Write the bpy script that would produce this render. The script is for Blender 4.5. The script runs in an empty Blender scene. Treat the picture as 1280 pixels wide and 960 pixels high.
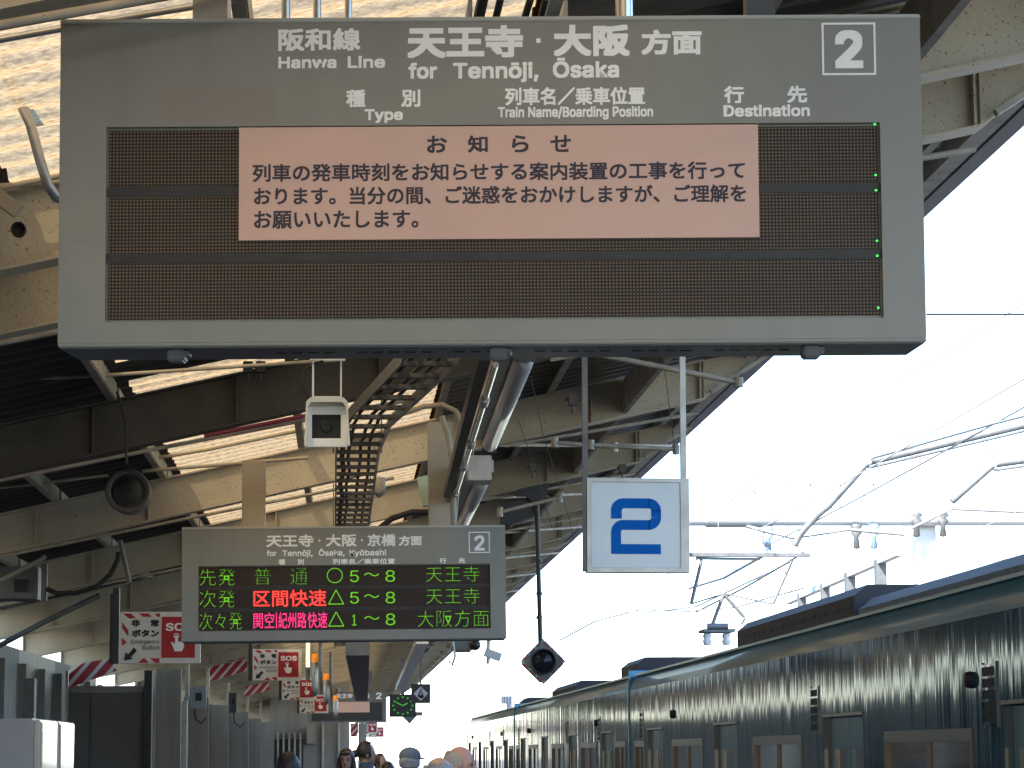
import bpy, bmesh, math, random, os
from mathutils import Vector, Matrix
random.seed(7)
S = bpy.context.scene
COL = S.collection
R = math.radians
# ------------------------------------------------------------------ camera
FPX = 3200.0; W0, H0 = 1280.0, 960.0
VPX, VPY = 430.0, 940.0            # where the tracks vanish
ROLL = 0.003
EYE = 1.6
yw = Vector((VPX - 640, -(VPY - 480), -FPX)).normalized()      # world +Y seen by the camera
zw = Vector((ROLL, 1, 0)); zw = (zw - yw * zw.dot(yw)).normalized()
xw = yw.cross(zw)
M3 = Matrix((xw, yw, zw))           # rows: world axes in camera space -> camera-to-world
cam = bpy.data.cameras.new('camera'); cam.sensor_width = 36; cam.lens = 36 * FPX / W0
cam.clip_start = 0.1; cam.clip_end = 3000
co = bpy.data.objects.new('camera', cam); COL.objects.link(co)
co.matrix_world = Matrix.Translation((0, 0, EYE)) @ M3.to_4x4()
S.camera = co
def P(px, py, Y):
    d = M3 @ Vector((px - 640, -(py - 480), -FPX))
    return Vector((d.x * Y / d.y, Y, EYE + d.z * Y / d.y))
def PX(px, py, X):                  # the point on the plane x = X
    d = M3 @ Vector((px - 640, -(py - 480), -FPX))
    return Vector((X, d.y * X / d.x, EYE + d.z * X / d.x))
# ------------------------------------------------------------------ world and sun
SUN_EL, SUN_AZ = R(42), R(213)      # azimuth clockwise from +Y: behind the camera, to its left
w = bpy.data.worlds.new('World'); S.world = w; w.use_nodes = True
nt = w.node_tree; bg = nt.nodes['Background']
sk = nt.nodes.new('ShaderNodeTexSky'); sk.sky_type = 'NISHITA'; sk.sun_disc = False
sk.sun_elevation = SUN_EL; sk.sun_rotation = SUN_AZ
sk.air_density = 1.0; sk.dust_density = .4; sk.ozone_density = 4
nt.links.new(sk.outputs[0], bg.inputs[0]); bg.inputs[1].default_value = 0.15
sl = bpy.data.lights.new('sun', 'SUN'); sl.energy = 4.0; sl.angle = R(0.5); sl.color = (1, 0.93, 0.82)
so = bpy.data.objects.new('sun', sl); COL.objects.link(so)
sd = Vector((math.sin(SUN_AZ) * math.cos(SUN_EL), math.cos(SUN_AZ) * math.cos(SUN_EL), math.sin(SUN_EL)))
so.rotation_euler = sd.to_track_quat('Z', 'Y').to_euler(); so.location = sd * 50
S.view_settings.view_transform = 'Standard'; S.view_settings.look = 'None'
S.view_settings.exposure = 2.2; S.view_settings.gamma = 1
S.render.engine = 'CYCLES'
S.cycles.max_bounces = 8; S.cycles.diffuse_bounces = 5; S.cycles.glossy_bounces = 4
S.cycles.transparent_max_bounces = 8; S.cycles.caustics_reflective = False; S.cycles.caustics_refractive = False
S.cycles.sample_clamp_indirect = 4
# ------------------------------------------------------------------ helpers
class MB:
    def __init__(s): s.v = []; s.f = []; s.sm = []
    def add(s, vs, fs, smooth=False):
        n = len(s.v); s.v += [Vector(v) for v in vs]
        s.f += [tuple(i + n for i in f) for f in fs]; s.sm += [smooth] * len(fs); return s
    def box(s, a, b, bev=0):
        x0, x1 = sorted((a[0], b[0])); y0, y1 = sorted((a[1], b[1])); z0, z1 = sorted((a[2], b[2]))
        if bev <= 0:
            return s.add([(x, y, z) for x in (x0, x1) for y in (y0, y1) for z in (z0, z1)],
                         [(0, 1, 3, 2), (4, 6, 7, 5), (0, 4, 5, 1), (2, 3, 7, 6), (0, 2, 6, 4), (1, 5, 7, 3)])
        bm = bmesh.new(); bmesh.ops.create_cube(bm, size=1)
        for v in bm.verts: v.co = Vector(((x0 + x1) / 2 + v.co.x * (x1 - x0), (y0 + y1) / 2 + v.co.y * (y1 - y0), (z0 + z1) / 2 + v.co.z * (z1 - z0)))
        bmesh.ops.bevel(bm, geom=bm.edges[:], offset=bev, segments=2, affect='EDGES')
        bm.verts.index_update(); s.add([v.co.copy() for v in bm.verts], [[v.index for v in f.verts] for f in bm.faces]); bm.free(); return s
    def bar(s, p, q, wd, ht, up=(0, 0, 1)):
        p, q = Vector(p), Vector(q); d = (q - p).normalized(); u = Vector(up)
        r = d.cross(u)
        if r.length < 1e-4: r = d.cross(Vector((0, 1, 0)))
        r.normalize(); u = r.cross(d)
        vs = [e + r * (a * wd / 2) + u * (b * ht / 2) for e in (p, q) for a, b in ((-1, -1), (1, -1), (1, 1), (-1, 1))]
        return s.add(vs, [(0, 1, 2, 3), (7, 6, 5, 4), (0, 4, 5, 1), (1, 5, 6, 2), (2, 6, 7, 3), (3, 7, 4, 0)])
    def tube(s, pts, r, n=8, caps=True, smooth=True):
        pts = [Vector(p) for p in pts]; rs = r if isinstance(r, (list, tuple)) else [r] * len(pts)
        rings = []; prev = None
        for i, p in enumerate(pts):
            d = (pts[min(i + 1, len(pts) - 1)] - pts[max(i - 1, 0)]).normalized()
            if prev is None:
                a = d.cross(Vector((0, 0, 1)))
                if a.length < 1e-3: a = d.cross(Vector((1, 0, 0)))
            else: a = prev - d * prev.dot(d)
            a.normalize(); b = d.cross(a); prev = a
            rings.append([p + (a * math.cos(t) + b * math.sin(t)) * rs[i] for t in [2 * math.pi * k / n for k in range(n)]])
        vs = [v for g in rings for v in g]; fs = []
        for i in range(len(rings) - 1):
            for k in range(n): fs.append((i * n + k, i * n + (k + 1) % n, (i + 1) * n + (k + 1) % n, (i + 1) * n + k))
        s.add(vs, fs, smooth)
        if caps: s.add(rings[0], [tuple(range(n))[::-1]]); s.add(rings[-1], [tuple(range(n))])
        return s
    def lathe(s, c, axis, prof, n=24, smooth=True):    # prof: (distance along axis, radius)
        c = Vector(c); d = Vector(axis).normalized()
        a = d.cross(Vector((0, 0, 1)))
        if a.length < 1e-3: a = d.cross(Vector((1, 0, 0)))
        a.normalize(); b = d.cross(a); vs = []; fs = []
        for h, r in prof:
            for k in range(n):
                t = 2 * math.pi * k / n; vs.append(c + d * h + (a * math.cos(t) + b * math.sin(t)) * max(r, 1e-4))
        for i in range(len(prof) - 1):
            for k in range(n): fs.append((i * n + k, i * n + (k + 1) % n, (i + 1) * n + (k + 1) % n, (i + 1) * n + k))
        return s.add(vs, fs, smooth)
    def ell(s, c, r, n=12):
        c = Vector(c); vs = []; fs = []
        for i in range(n + 1):
            th = math.pi * i / n
            for k in range(2 * n):
                ph = math.pi * k / n
                vs.append((c.x + r[0] * max(math.sin(th), .001) * math.cos(ph), c.y + r[1] * max(math.sin(th), .001) * math.sin(ph), c.z + r[2] * math.cos(th)))
        m = 2 * n
        for i in range(n):
            for k in range(m): fs.append((i * m + k, (i + 1) * m + k, (i + 1) * m + (k + 1) % m, i * m + (k + 1) % m))
        return s.add(vs, fs, True)
    def cap(s, p, q, r0, r1, n=10):
        s.tube([p, q], [r0, r1], n); s.ell(p, (r0,) * 3, 6); return s.ell(q, (r1,) * 3, 6)
    def prism(s, poly, y0, y1):                        # poly in (x, z), from y0 to y1
        n = len(poly); vs = [(x, y0, z) for x, z in poly] + [(x, y1, z) for x, z in poly]
        fs = [tuple(range(n)), tuple(range(2 * n - 1, n - 1, -1))] + [(i, i + n, (i + 1) % n + n, (i + 1) % n) for i in range(n)]
        return s.add(vs, fs)
    def mesh(s, name, m, off=(0, 0, 0)):
        me = bpy.data.meshes.new(name); o = Vector(off)
        me.from_pydata([v - o for v in s.v], [], s.f); me.update()
        me.polygons.foreach_set('use_smooth', s.sm)
        bm = bmesh.new(); bm.from_mesh(me); bmesh.ops.recalc_face_normals(bm, faces=bm.faces[:]); bm.to_mesh(me); bm.free()
        me.materials.append(m); return me
def wloc(o):
    v = Vector((0, 0, 0))
    while o: v += o.location; o = o.parent
    return v
def obj(name, mb, m, parent=None, world=True):
    off = wloc(parent) if (parent and world) else Vector((0, 0, 0))
    o = bpy.data.objects.new(name, mb.mesh(name, m, off)); COL.objects.link(o); o.parent = parent; return o
def inst(name, me, parent, loc=(0, 0, 0)):
    o = bpy.data.objects.new(name, me); COL.objects.link(o); o.parent = parent; o.location = loc; return o
def tag(o, label, cat, group=None):
    o['label'] = label; o['category'] = cat
    if group: o['group'] = group
    return o
def thing(name, label, cat, loc=(0, 0, 0), group=None):
    o = bpy.data.objects.new(name, None); COL.objects.link(o); o.location = loc; o.empty_display_size = .1
    return tag(o, label, cat, group)
def struct(name, mb, m):
    o = obj(name, mb, m); o['kind'] = 'structure'; return o
def dup(o, parent=None):
    c = o.copy(); COL.objects.link(c); c.parent = parent
    for ch in list(o.children): dup(ch, c)
    return c
# ------------------------------------------------------------------ materials
def mat(name, col, rough=.5, metal=0, noise=None, speck=None, bump=None, emis=None, spec=None, coat=0, streak=None):
    m = bpy.data.materials.new(name); m.use_nodes = True; t = m.node_tree; b = t.nodes['Principled BSDF']
    b.inputs['Base Color'].default_value = (*col, 1); b.inputs['Roughness'].default_value = rough; b.inputs['Metallic'].default_value = metal
    if spec is not None: b.inputs['Specular IOR Level'].default_value = spec
    if coat: b.inputs['Coat Weight'].default_value = coat; b.inputs['Coat Roughness'].default_value = .08
    N = t.nodes.new; L = t.links.new
    tc = N('ShaderNodeTexCoord'); src = None
    def noisef(sc, detail=4, mp=None):
        n = N('ShaderNodeTexNoise'); n.inputs['Scale'].default_value = sc; n.inputs['Detail'].default_value = detail
        if mp:
            g = N('ShaderNodeMapping'); g.inputs['Scale'].default_value = mp; L(tc.outputs['Object'], g.inputs[0]); L(g.outputs[0], n.inputs['Vector'])
        else: L(tc.outputs['Object'], n.inputs['Vector'])
        return n.outputs['Fac']
    def mix(fac, a, bcol):
        x = N('ShaderNodeMix'); x.data_type = 'RGBA'; L(fac, x.inputs[0])
        if isinstance(a, tuple): x.inputs[6].default_value = (*a, 1)
        else: L(a, x.inputs[6])
        x.inputs[7].default_value = (*bcol, 1); return x.outputs[2]
    def ramp(fac, lo, hi):
        x = N('ShaderNodeMapRange'); x.inputs[1].default_value = lo; x.inputs[2].default_value = hi; L(fac, x.inputs[0]); return x.outputs[0]
    cur = col
    if noise:
        cur = mix(ramp(noisef(noise[0]), .35, .68), cur, tuple(c * noise[1] for c in col) if not isinstance(noise[1], tuple) else noise[1])
    if streak:
        cur = mix(ramp(noisef(1, 3, streak[0]), .45, .7), cur, streak[1])
    if speck:
        cur = mix(ramp(noisef(speck[0], 2), speck[1], speck[1] + .04), cur, speck[2])
    if not isinstance(cur, tuple): L(cur, b.inputs['Base Color'])
    if bump:
        bp = N('ShaderNodeBump'); bp.inputs['Strength'].default_value = bump[1]; bp.inputs['Distance'].default_value = bump[2] if len(bump) > 2 else .01
        L(noisef(1 if len(bump) > 3 else bump[0], 3, bump[3] if len(bump) > 3 else None), bp.inputs['Height']); L(bp.outputs[0], b.inputs['Normal'])
    if emis: b.inputs['Emission Color'].default_value = (*emis[0], 1); b.inputs['Emission Strength'].default_value = emis[1]
    return m
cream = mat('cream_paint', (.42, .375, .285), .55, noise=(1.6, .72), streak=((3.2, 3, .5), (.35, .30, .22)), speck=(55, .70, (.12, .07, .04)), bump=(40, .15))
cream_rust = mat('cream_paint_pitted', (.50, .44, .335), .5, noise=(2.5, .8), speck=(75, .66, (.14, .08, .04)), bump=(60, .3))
shade_brown = mat('rust_and_beam_shade_brown', (.085, .072, .058), .7, noise=(5, .7), speck=(60, .62, (.07, .05, .04)))  # one rafter's shade put into its brown; the rusty clamps share it
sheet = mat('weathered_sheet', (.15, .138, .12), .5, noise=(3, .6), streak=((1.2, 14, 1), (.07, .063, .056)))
sheet_dark = mat('dark_sheet', (.055, .052, .05), .7, noise=(3, .6))  # darker tone for the left sheets and the blocking sheet
purl = mat('purlin_paint', (.42, .38, .31), .6, noise=(6, .6), speck=(75, .68, (.13, .09, .06)))
galv = mat('galvanised', (.42, .42, .42), .38, .7, noise=(8, .75))
galvd = mat('dull_steel', (.16, .165, .17), .5, .3, noise=(9, .7))
steelshine = mat('bright_conduit', (.62, .61, .58), .22, .9)
dark = mat('dark_paint', (.022, .024, .028), .5, noise=(12, .6))
navy = mat('underside_blue_grey', (.06, .072, .09), .45, noise=(10, .8))
house = mat('board_grey', (.245, .246, .226), .36, noise=(1.5, .92), streak=((9, 9, .7), (.222, .222, .205)), bump=(300, .04))
house_lip = mat('board_lip', (.42, .43, .40), .35)
white = mat('white_print', (.95, .95, .93), .5)
black = mat('black_print', (.012, .012, .014), .6)
ink = mat('notice_ink', (.035, .03, .05), .6)
salmon = mat('notice_sheet', (.66, .43, .36), .42, noise=(.8, .94), bump=(7, .12, .01))
tape = mat('old_tape_patch', (.25, .225, .205), .5)
red = mat('red_print', (.45, .012, .02), .45, noise=(14, .85))
whiteb = mat('white_board', (.70, .68, .62), .4, noise=(10, .93))
blue = mat('blue_print', (.0, .12, .50), .7, spec=.15)
paleb = mat('pale_board', (.70, .78, .84), .3, noise=(2, .94))
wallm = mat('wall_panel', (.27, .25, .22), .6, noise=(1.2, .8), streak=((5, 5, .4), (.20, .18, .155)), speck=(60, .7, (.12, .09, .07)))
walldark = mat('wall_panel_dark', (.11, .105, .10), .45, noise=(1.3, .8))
conc = mat('concrete', (.20, .195, .18), .85, noise=(2, .75), bump=(60, .4))
ballast = mat('ballast', (.15, .135, .12), .95, noise=(18, .5), bump=(30, 1, .03))
groundm = mat('ground', (.22, .21, .19), .9, noise=(.4, .7))
rubber = mat('rubber', (.02, .02, .02), .6)
orange = mat('orange_lens', (.75, .24, .02), .3, emis=((1, .3, .02), .08))
tubeon = mat('lit_tube', (.9, .88, .8), .3, emis=((1, .85, .55), .22))
lens = mat('lens_glass', (.015, .017, .02), .2, spec=.3)
ledg = mat('led_green', (.05, .12, .01), .5, emis=((.25, 1, .01), .12))
ledr = mat('led_red', (.3, .02, .02), .5, emis=((1, .045, .035), .32))
ledp = mat('led_pink', (.3, .02, .05), .5, emis=((1, .03, .22), .26))
ledc = mat('led_clock', (.02, .12, .02), .5, emis=((.12, 1, .06), .07))
ceram = mat('ceramic', (.62, .62, .60), .3)
def led_mat(name, pitch, dot, back, rad=.30):
    m = bpy.data.materials.new(name); m.use_nodes = True; t = m.node_tree; b = t.nodes['Principled BSDF']; N = t.nodes.new; L = t.links.new
    tc = N('ShaderNodeTexCoord'); a = N('ShaderNodeVectorMath'); a.operation = 'MULTIPLY'; a.inputs[1].default_value = (1 / pitch, 0, 1 / pitch)
    f = N('ShaderNodeVectorMath'); f.operation = 'FRACTION'; s_ = N('ShaderNodeVectorMath'); s_.operation = 'SUBTRACT'; s_.inputs[1].default_value = (.5, 0, .5)
    l = N('ShaderNodeVectorMath'); l.operation = 'LENGTH'; c = N('ShaderNodeMapRange'); c.inputs[1].default_value = rad + .06; c.inputs[2].default_value = rad - .06
    x = N('ShaderNodeMix'); x.data_type = 'RGBA'; x.inputs[6].default_value = (*back, 1); x.inputs[7].default_value = (*dot, 1)
    L(tc.outputs['Object'], a.inputs[0]); L(a.outputs[0], f.inputs[0]); L(f.outputs[0], s_.inputs[0]); L(s_.outputs[0], l.inputs[0]); L(l.outputs['Value'], c.inputs[0]); L(c.outputs[0], x.inputs[0]); L(x.outputs[2], b.inputs['Base Color'])
    b.inputs['Roughness'].default_value = .55; b.inputs['Specular IOR Level'].default_value = .3; return m
def translucent_mat(name, clear):
    m = bpy.data.materials.new(name); m.use_nodes = True; t = m.node_tree; t.nodes.remove(t.nodes['Principled BSDF']); N = t.nodes.new; L = t.links.new
    out = t.nodes['Material Output']; tc = N('ShaderNodeTexCoord')
    g = N('ShaderNodeMapping'); g.inputs['Scale'].default_value = (16, 48, 16); n = N('ShaderNodeTexNoise'); n.inputs['Scale'].default_value = 1.6; n.inputs['Detail'].default_value = 6; n.inputs['Roughness'].default_value = .7
    L(tc.outputs['Object'], g.inputs[0]); L(g.outputs[0], n.inputs['Vector'])
    r = N('ShaderNodeValToRGB'); r.color_ramp.elements[0].position = .30; r.color_ramp.elements[0].color = (.10, .06, .03, 1); r.color_ramp.elements[1].position = .66; r.color_ramp.elements[1].color = (.37, .26, .14, 1)
    L(n.outputs['Fac'], r.inputs[0])
    tl = N('ShaderNodeBsdfTranslucent'); L(r.outputs[0], tl.inputs[0])
    df = N('ShaderNodeBsdfDiffuse'); L(r.outputs[0], df.inputs[0])
    tp = N('ShaderNodeBsdfTransparent'); tp.inputs[0].default_value = (1, .86, .58, 1)
    a = N('ShaderNodeMixShader'); a.inputs[0].default_value = .2; L(tl.outputs[0], a.inputs[1]); L(df.outputs[0], a.inputs[2])
    c = N('ShaderNodeMixShader'); c.inputs[0].default_value = clear; L(a.outputs[0], c.inputs[1]); L(tp.outputs[0], c.inputs[2]); L(c.outputs[0], out.inputs[0]); return m
fibre = translucent_mat('fibreglass_sheet', .01); fibre_clear = translucent_mat('fibreglass_sheet_clearer', .055)
# ------------------------------------------------------------------ lettering
FONT = None
try:
    fp = os.path.join(bpy.utils.system_resource('DATAFILES', path='fonts'), 'Inter.woff2')
    if os.path.exists(fp): FONT = bpy.data.fonts.load(fp)
except Exception: FONT = None
_tc = {}
def glyphs(s, thin=0):
    s_, s = s, s
    if (s, thin) in _tc: return _tc[(s, thin)]
    c = bpy.data.curves.new('lettering', 'FONT'); c.body = s; c.resolution_u = 4; c.offset = -thin
    if FONT and any(ord(ch) < 0x250 for ch in s): c.font = FONT
    o = bpy.data.objects.new('lettering', c); COL.objects.link(o)
    dg = bpy.context.evaluated_depsgraph_get(); dg.update(); me = bpy.data.meshes.new_from_object(o.evaluated_get(dg))
    vs = [(v.co.x, v.co.y) for v in me.vertices]; fs = [tuple(p.vertices) for p in me.polygons]
    bpy.data.objects.remove(o); bpy.data.curves.remove(c); bpy.data.meshes.remove(me)
    x0 = min(v[0] for v in vs); x1 = max(v[0] for v in vs); y0 = min(v[1] for v in vs); y1 = max(v[1] for v in vs)
    _tc[(s, thin)] = ([((x - x0) / (x1 - x0), (y - y0) / (y1 - y0)) for x, y in vs], fs); return _tc[(s, thin)]
def lay(mb, s, x0, x1, z0, z1, y, bold=0, thin=0):
    """letters filling the rectangle, thickened by fine overlaid layers"""
    vs, fs = glyphs(s, thin)
    if x1 < x0: x0, x1 = x1, x0
    if z1 < z0: z0, z1 = z1, z0
    x0 += bold; x1 -= bold; z0 += bold; z1 -= bold
    offs = [(0, 0)] if bold <= 0 else [(bold * i, bold * j) for i in (-1, 0, 1) for j in (-1, 0, 1)]
    for i, (ox, oz) in enumerate(offs):
        mb.add([(x0 + ox + (x1 - x0) * u, y - i * .00006, z0 + oz + (z1 - z0) * v) for u, v in vs], fs)
    return mb
class Face:
    """a flat face in photo pixels: maps pixels to local metres"""
    def __init__(s, cx, cy, sc): s.cx, s.cy, s.sc = cx, cy, sc
    def x(s, px): return (px - s.cx) * s.sc
    def z(s, py): return (s.cy - py) * s.sc
    def rect(s, mb, x0, y0, x1, y1, ya, yb, bev=0): return mb.box((s.x(x0), ya, s.z(y0)), (s.x(x1), yb, s.z(y1)), bev)
    def text(s, mb, t, x0, y0, x1, y1, y, bold=0, thin=0): return lay(mb, t, s.x(x0), s.x(x1), s.z(y1), s.z(y0), y, bold * s.sc, thin)
    def poly(s, mb, pts, ya, yb): return mb.prism([(s.x(a), s.z(b)) for a, b in pts], ya, yb)
# ------------------------------------------------------------------ the setting
struct('ground', MB().box((-400, -60, -1.5), (400, 900, -1.3)), groundm)
struct('trackbed', MB().box((3.3, -20, -1.296), (13, 220, -1.16)), ballast)
pm = MB().box((-7, -20, -1.29), (3.05, 160, -.004)); struct('platform', pm, conc)
struct('platform_edge', MB().box((2.6, -20, 0), (3.05, 160, .006)), mat('edge_stone', (.45, .44, .42), .8, noise=(3, .8)))
t = thing('platform_paving', 'yellow ridged paving strip along the platform edge beside the train', 'paving strip', (2.3, 0, 0))
tl = MB().box((-.15, 0, .001), (.15, .3, .008))
for a in range(5): tl.box((-.12 + a * .055, .02, .008), (-.1 + a * .055, .28, .013))
tm = tl.mesh('tile', mat('yellow_tile', (.55, .40, .06), .7, noise=(5, .8)))
for i in range(120): inst('tile', tm, t, (0, 4 + i * .302, 0))
t = thing('railway_track', 'pair of rails under the teal train', 'track')
for x in (4.15, 5.22): obj('rail', MB().box((x - .035, -20, -1.15), (x + .035, 200, -1.0)), galvd, t)
sm = MB().box((-1.0, -.12, -.1), (1.0, .12, 0)).mesh('sleeper', conc)
for i in range(150): inst('sleeper', sm, t, (4.7, 3 + i * .6, -1.145))
# ------------------------------------------------------------------ canopy
SL = .2226
def zb(X): return EYE + 2.20 + SL * X        # underside of the rafters
XL, XR = -4.3, 2.95
canopy = thing('platform_canopy', 'long cream steel canopy with rafters and corrugated roof sheets over the platform', 'canopy')
BAY = 4.65
RY = [11.5 + BAY * k for k in range(-6, 26)]
def rafter_mb(x0, x1, dp=.33, fl=.15):
    mb = MB()
    def slab(za, zc, hw):
        mb.add([(x, y, SL * x + z) for x in (x0, x1) for y in (-hw, hw) for z in (za, zc)],
               [(0, 1, 3, 2), (4, 6, 7, 5), (0, 4, 5, 1), (2, 3, 7, 6), (0, 2, 6, 4), (1, 5, 7, 3)])
    y_ = [(x, y, SL * x + z) for x, z in ((x1 + .002, 0), (x1 + .002, dp), (x1 + .36, dp), (x1 + .36, dp - .1)) for y in (-.03, .03)]
    mb.add(y_, [(0, 2, 4, 6), (1, 3, 5, 7), (0, 1, 3, 2), (2, 3, 5, 4), (4, 5, 7, 6), (6, 7, 1, 0)])
    slab(0, .014, fl / 2); slab(dp - .014, dp, fl / 2); slab(.0145, dp - .0145, .006)
    for x in [x0 + .02 + i * .9 for i in range(int((x1 - x0) / .9) + 1)]:
        mb.box((x - .005, -fl / 2 + .012, SL * x + .02), (x + .005, -.0065, SL * x + dp - .02))
    return mb
rm = rafter_mb(XL, XR).mesh('rafter', cream); rmr = rafter_mb(XL, XR).mesh('rafter', cream_rust); rmb = rafter_mb(XL, XR).mesh('rafter', shade_brown)
for i, y in enumerate(RY):
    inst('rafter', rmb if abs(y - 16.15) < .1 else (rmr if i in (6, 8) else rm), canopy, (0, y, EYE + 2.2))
inst('rafter', rmr, canopy, (0, 10.15, EYE + 2.2 + .0))
# purlins
PXS = [-4.1, -3.2, -2.3, -1.44, -.33, .78, 1.7, 2.6, 3.2]
plm = MB().box((-.006, -BAY / 2 + .08, 0), (.006, BAY / 2 - .08, .1)).box((-.05, -BAY / 2 + .08, -.008), (.0, BAY / 2 - .08, -.0005)).mesh('purlin', purl)
for i, y in enumerate(RY[:-1]):
    for x in PXS: inst('purlin', plm, canopy, (x, y + BAY / 2, zb(x) + .325))
# roof sheets
ZR = EYE + 2.2 + .33 + .105
def sheet_mesh(x0, x1, ln, wav, seg, m, jag=0):
    n = wav * seg; vs = []; fs = []
    for i in range(n + 1):
        y = ln * i / n; z = .021 * max(-.75, min(.75, 1.3 * math.cos(2 * math.pi * i / seg)))
        for x in (x0, x1): vs.append((x, y, SL * x + z))
    for i in range(n): fs.append((2 * i, 2 * i + 1, 2 * i + 3, 2 * i + 2))
    return MB().add(vs, fs, True).mesh('roof_sheet', m)
PW = BAY / 6
X1, X2 = -1.40, .74
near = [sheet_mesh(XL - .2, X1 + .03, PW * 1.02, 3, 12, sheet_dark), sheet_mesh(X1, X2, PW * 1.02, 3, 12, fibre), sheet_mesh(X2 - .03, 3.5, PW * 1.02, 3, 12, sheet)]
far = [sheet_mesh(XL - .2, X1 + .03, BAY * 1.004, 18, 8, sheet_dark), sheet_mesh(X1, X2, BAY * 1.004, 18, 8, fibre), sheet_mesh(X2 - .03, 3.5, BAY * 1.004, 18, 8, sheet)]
clearmid = sheet_mesh(X1, X2, PW * 1.02, 3, 12, fibre_clear)
blockmid = sheet_mesh(X1, X2, PW * 1.02, 3, 12, sheet_dark)  # unseen opaque sheet added to keep sun off the next rafter
for i, y in enumerate(RY[:-1]):
    for j in range(3):
        dz = (0, .0, .004)[j] + (.003 if j == 1 else 0)
        if 3 < i < 15:
            for k in range(6):
                me = near[j]
                if j == 1 and i > 4 and (i, k) not in ((7, 0), (7, 1), (7, 2), (7, 3), (5, 5)): me = clearmid  # clearer sheets let sun onto rafters; dense ones placed to spare the signs
                if j == 1 and (i, k) in ((6, 5),): me = blockmid
                inst('roof_sheet', me, canopy, (0, y + k * PW, ZR + dz + .0015 * (k % 2)))
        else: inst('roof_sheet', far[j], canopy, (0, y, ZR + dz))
# eave
ea = MB()
ye0, ye1 = RY[0], RY[-1]
obj('eave_angle', MB().box((3.30, ye0, zb(3.3) + .27), (3.40, ye1, zb(3.3) + .38)), purl, canopy)
obj('gutter', MB().box((3.42, ye0, zb(3.42) + .25), (3.54, ye1, zb(3.42) + .38), .01), mat('gutter_paint', (.20, .17, .16), .5, noise=(2, .7)), canopy)
brm = MB().bar((3.0, 0, zb(3.0) + .04), (3.46, 0, zb(3.46) + .24), .05, .03).mesh('eave_bracket', purl)
for y in RY: inst('eave_bracket', brm, canopy, (0, y - .12, 0))
# long beams under the rafters and wind braces
obj('roof_beam', MB().box((2.28, ye0, zb(2.3) + .04), (2.32, ye1, zb(2.3) + .30)), purl, canopy)
for i in range(5, 18):
    y = RY[i]
    q = MB().tube([(1.0, y + .15, zb(1.0) + .08), (3.3, y + BAY - .15, zb(3.3) + .08)], .018, 6)
    if i > 7: obj('brace_rod', q, purl, canopy)
    q = MB().tube([(1.3, y - .12, zb(1.3) - .03), (2.9, y - .12, zb(2.9) - .11)], .016, 6)
    obj('conduit', q, purl, canopy)
    q = MB().tube([(-4.2, y - .11, zb(-4.2) - .0), (-1.2, y - .11, zb(-1.2) - .05), (.4, y - .11, zb(.4) - .09)], .014, 6)
    obj('conduit', q, purl, canopy)
# columns (canopy legs, standing in the wall line at the left)
cm = MB()
for (a, b) in ((-.12, -.105), (.105, .12)): cm.box((a, -.12, 0), (b, .12, 2.6))
cm.box((-.1045, -.006, 0), (.1045, .006, 2.6)); cmm = cm.mesh('column', wallm)
for y in [q for q in RY[5:22] if not 27 < q < 45]: inst('column', cmm, canopy, (-3.75, y, .35))
# ------------------------------------------------------------------ big departure board
def board(name, label, cx, cy, Y, face, sc, depth, rot=0):
    """face: pixel box of the front; returns root, Face, parent for parts"""
    r = thing(name, label, 'departure board', P(cx, cy, Y)); r.rotation_euler = (0, rot, 0); return r, Face(cx, cy, sc)
cx, cy, Y = 614, 228, 7.1
sc = (P(1153, 228, Y) - P(75, 228, Y)).x / 1078
bd, F = board('departure_board', 'large grey hanging departure board with pink notice sheet across its dark displays', cx, cy, Y, None, sc, .27, 0); bd.rotation_euler = (R(3), 0, R(-3.75)); bd.scale = (1.0, 1, 1.012)
D = .33
def L(name, mb, m, parent): return obj(name, mb, m, parent, False)
b = MB(); bv = .012
F.rect(b, 75, 23, 1153, 156, 0, D, 0); F.rect(b, 75, 399, 1153, 424, 0, D, 0); F.rect(b, 75, 156, 133, 399, 0, D); F.rect(b, 1100.5, 156, 1153, 399, 0, D)
F.rect(b, 133, 156, 1100.5, 399, .02, D)
bod = L('housing', b, house, bd)
L('top_trim', F.rect(MB(), 74.5, 20.5, 1153.5, 26, -.006, D + .004, .003), house_lip, bd)
L('bottom_trim', F.rect(MB(), 75, 424.3, 1153.5, 429, -.003, D, .003), house, bd)
L('bottom_panel', F.rect(MB(), 78, 429.3, 1150, 431, .004, D - .002), navy, bd)
ledm = led_mat('led_matrix', 4.27 * sc, (.20, .135, .085), (.020, .018, .018), .27)
for y0, y1 in ((159.5, 230), (243, 312.5), (325, 394.5)):
    L('led_display', F.rect(MB(), 136, y0, 1097.5, y1, .012, .0195), ledm, bd)
L('display_bezel', F.rect(F.rect(MB(), 133.3, 231, 1100.2, 242, .013, .0195), 133.3, 313.2, 1100.2, 324, .013, .0195), dark, bd)
gm = mat('led_dot_green', (.02, .2, .02), .5, emis=((.05, 1, .1), .5))
for yy in (157.5, 221, 240, 303, 321.5, 386): L('status_light', F.rect(MB(), 1093.4, yy - 1, 1095.8, yy + 1, .009, .0118), gm, bd)
nt_ = L('notice_sheet', F.rect(MB(), 299, 157.3, 948, 298, .003, .010), salmon, bd)
yy = .0026
def NT(*a): L('lettering', F.text(MB(), *a[:5], yy, a[5]), ink, nt_)
for ch, a, c_ in (('お', 534, 559), ('知', 585, 610), ('ら', 640, 661), ('せ', 688, 714)): NT(ch, a, 169, c_, 190.5, .65)
NT('列車の発車時刻をお知らせする案内装置の工事を行って', 316, 203, 931, 225.5, .55)
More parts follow.
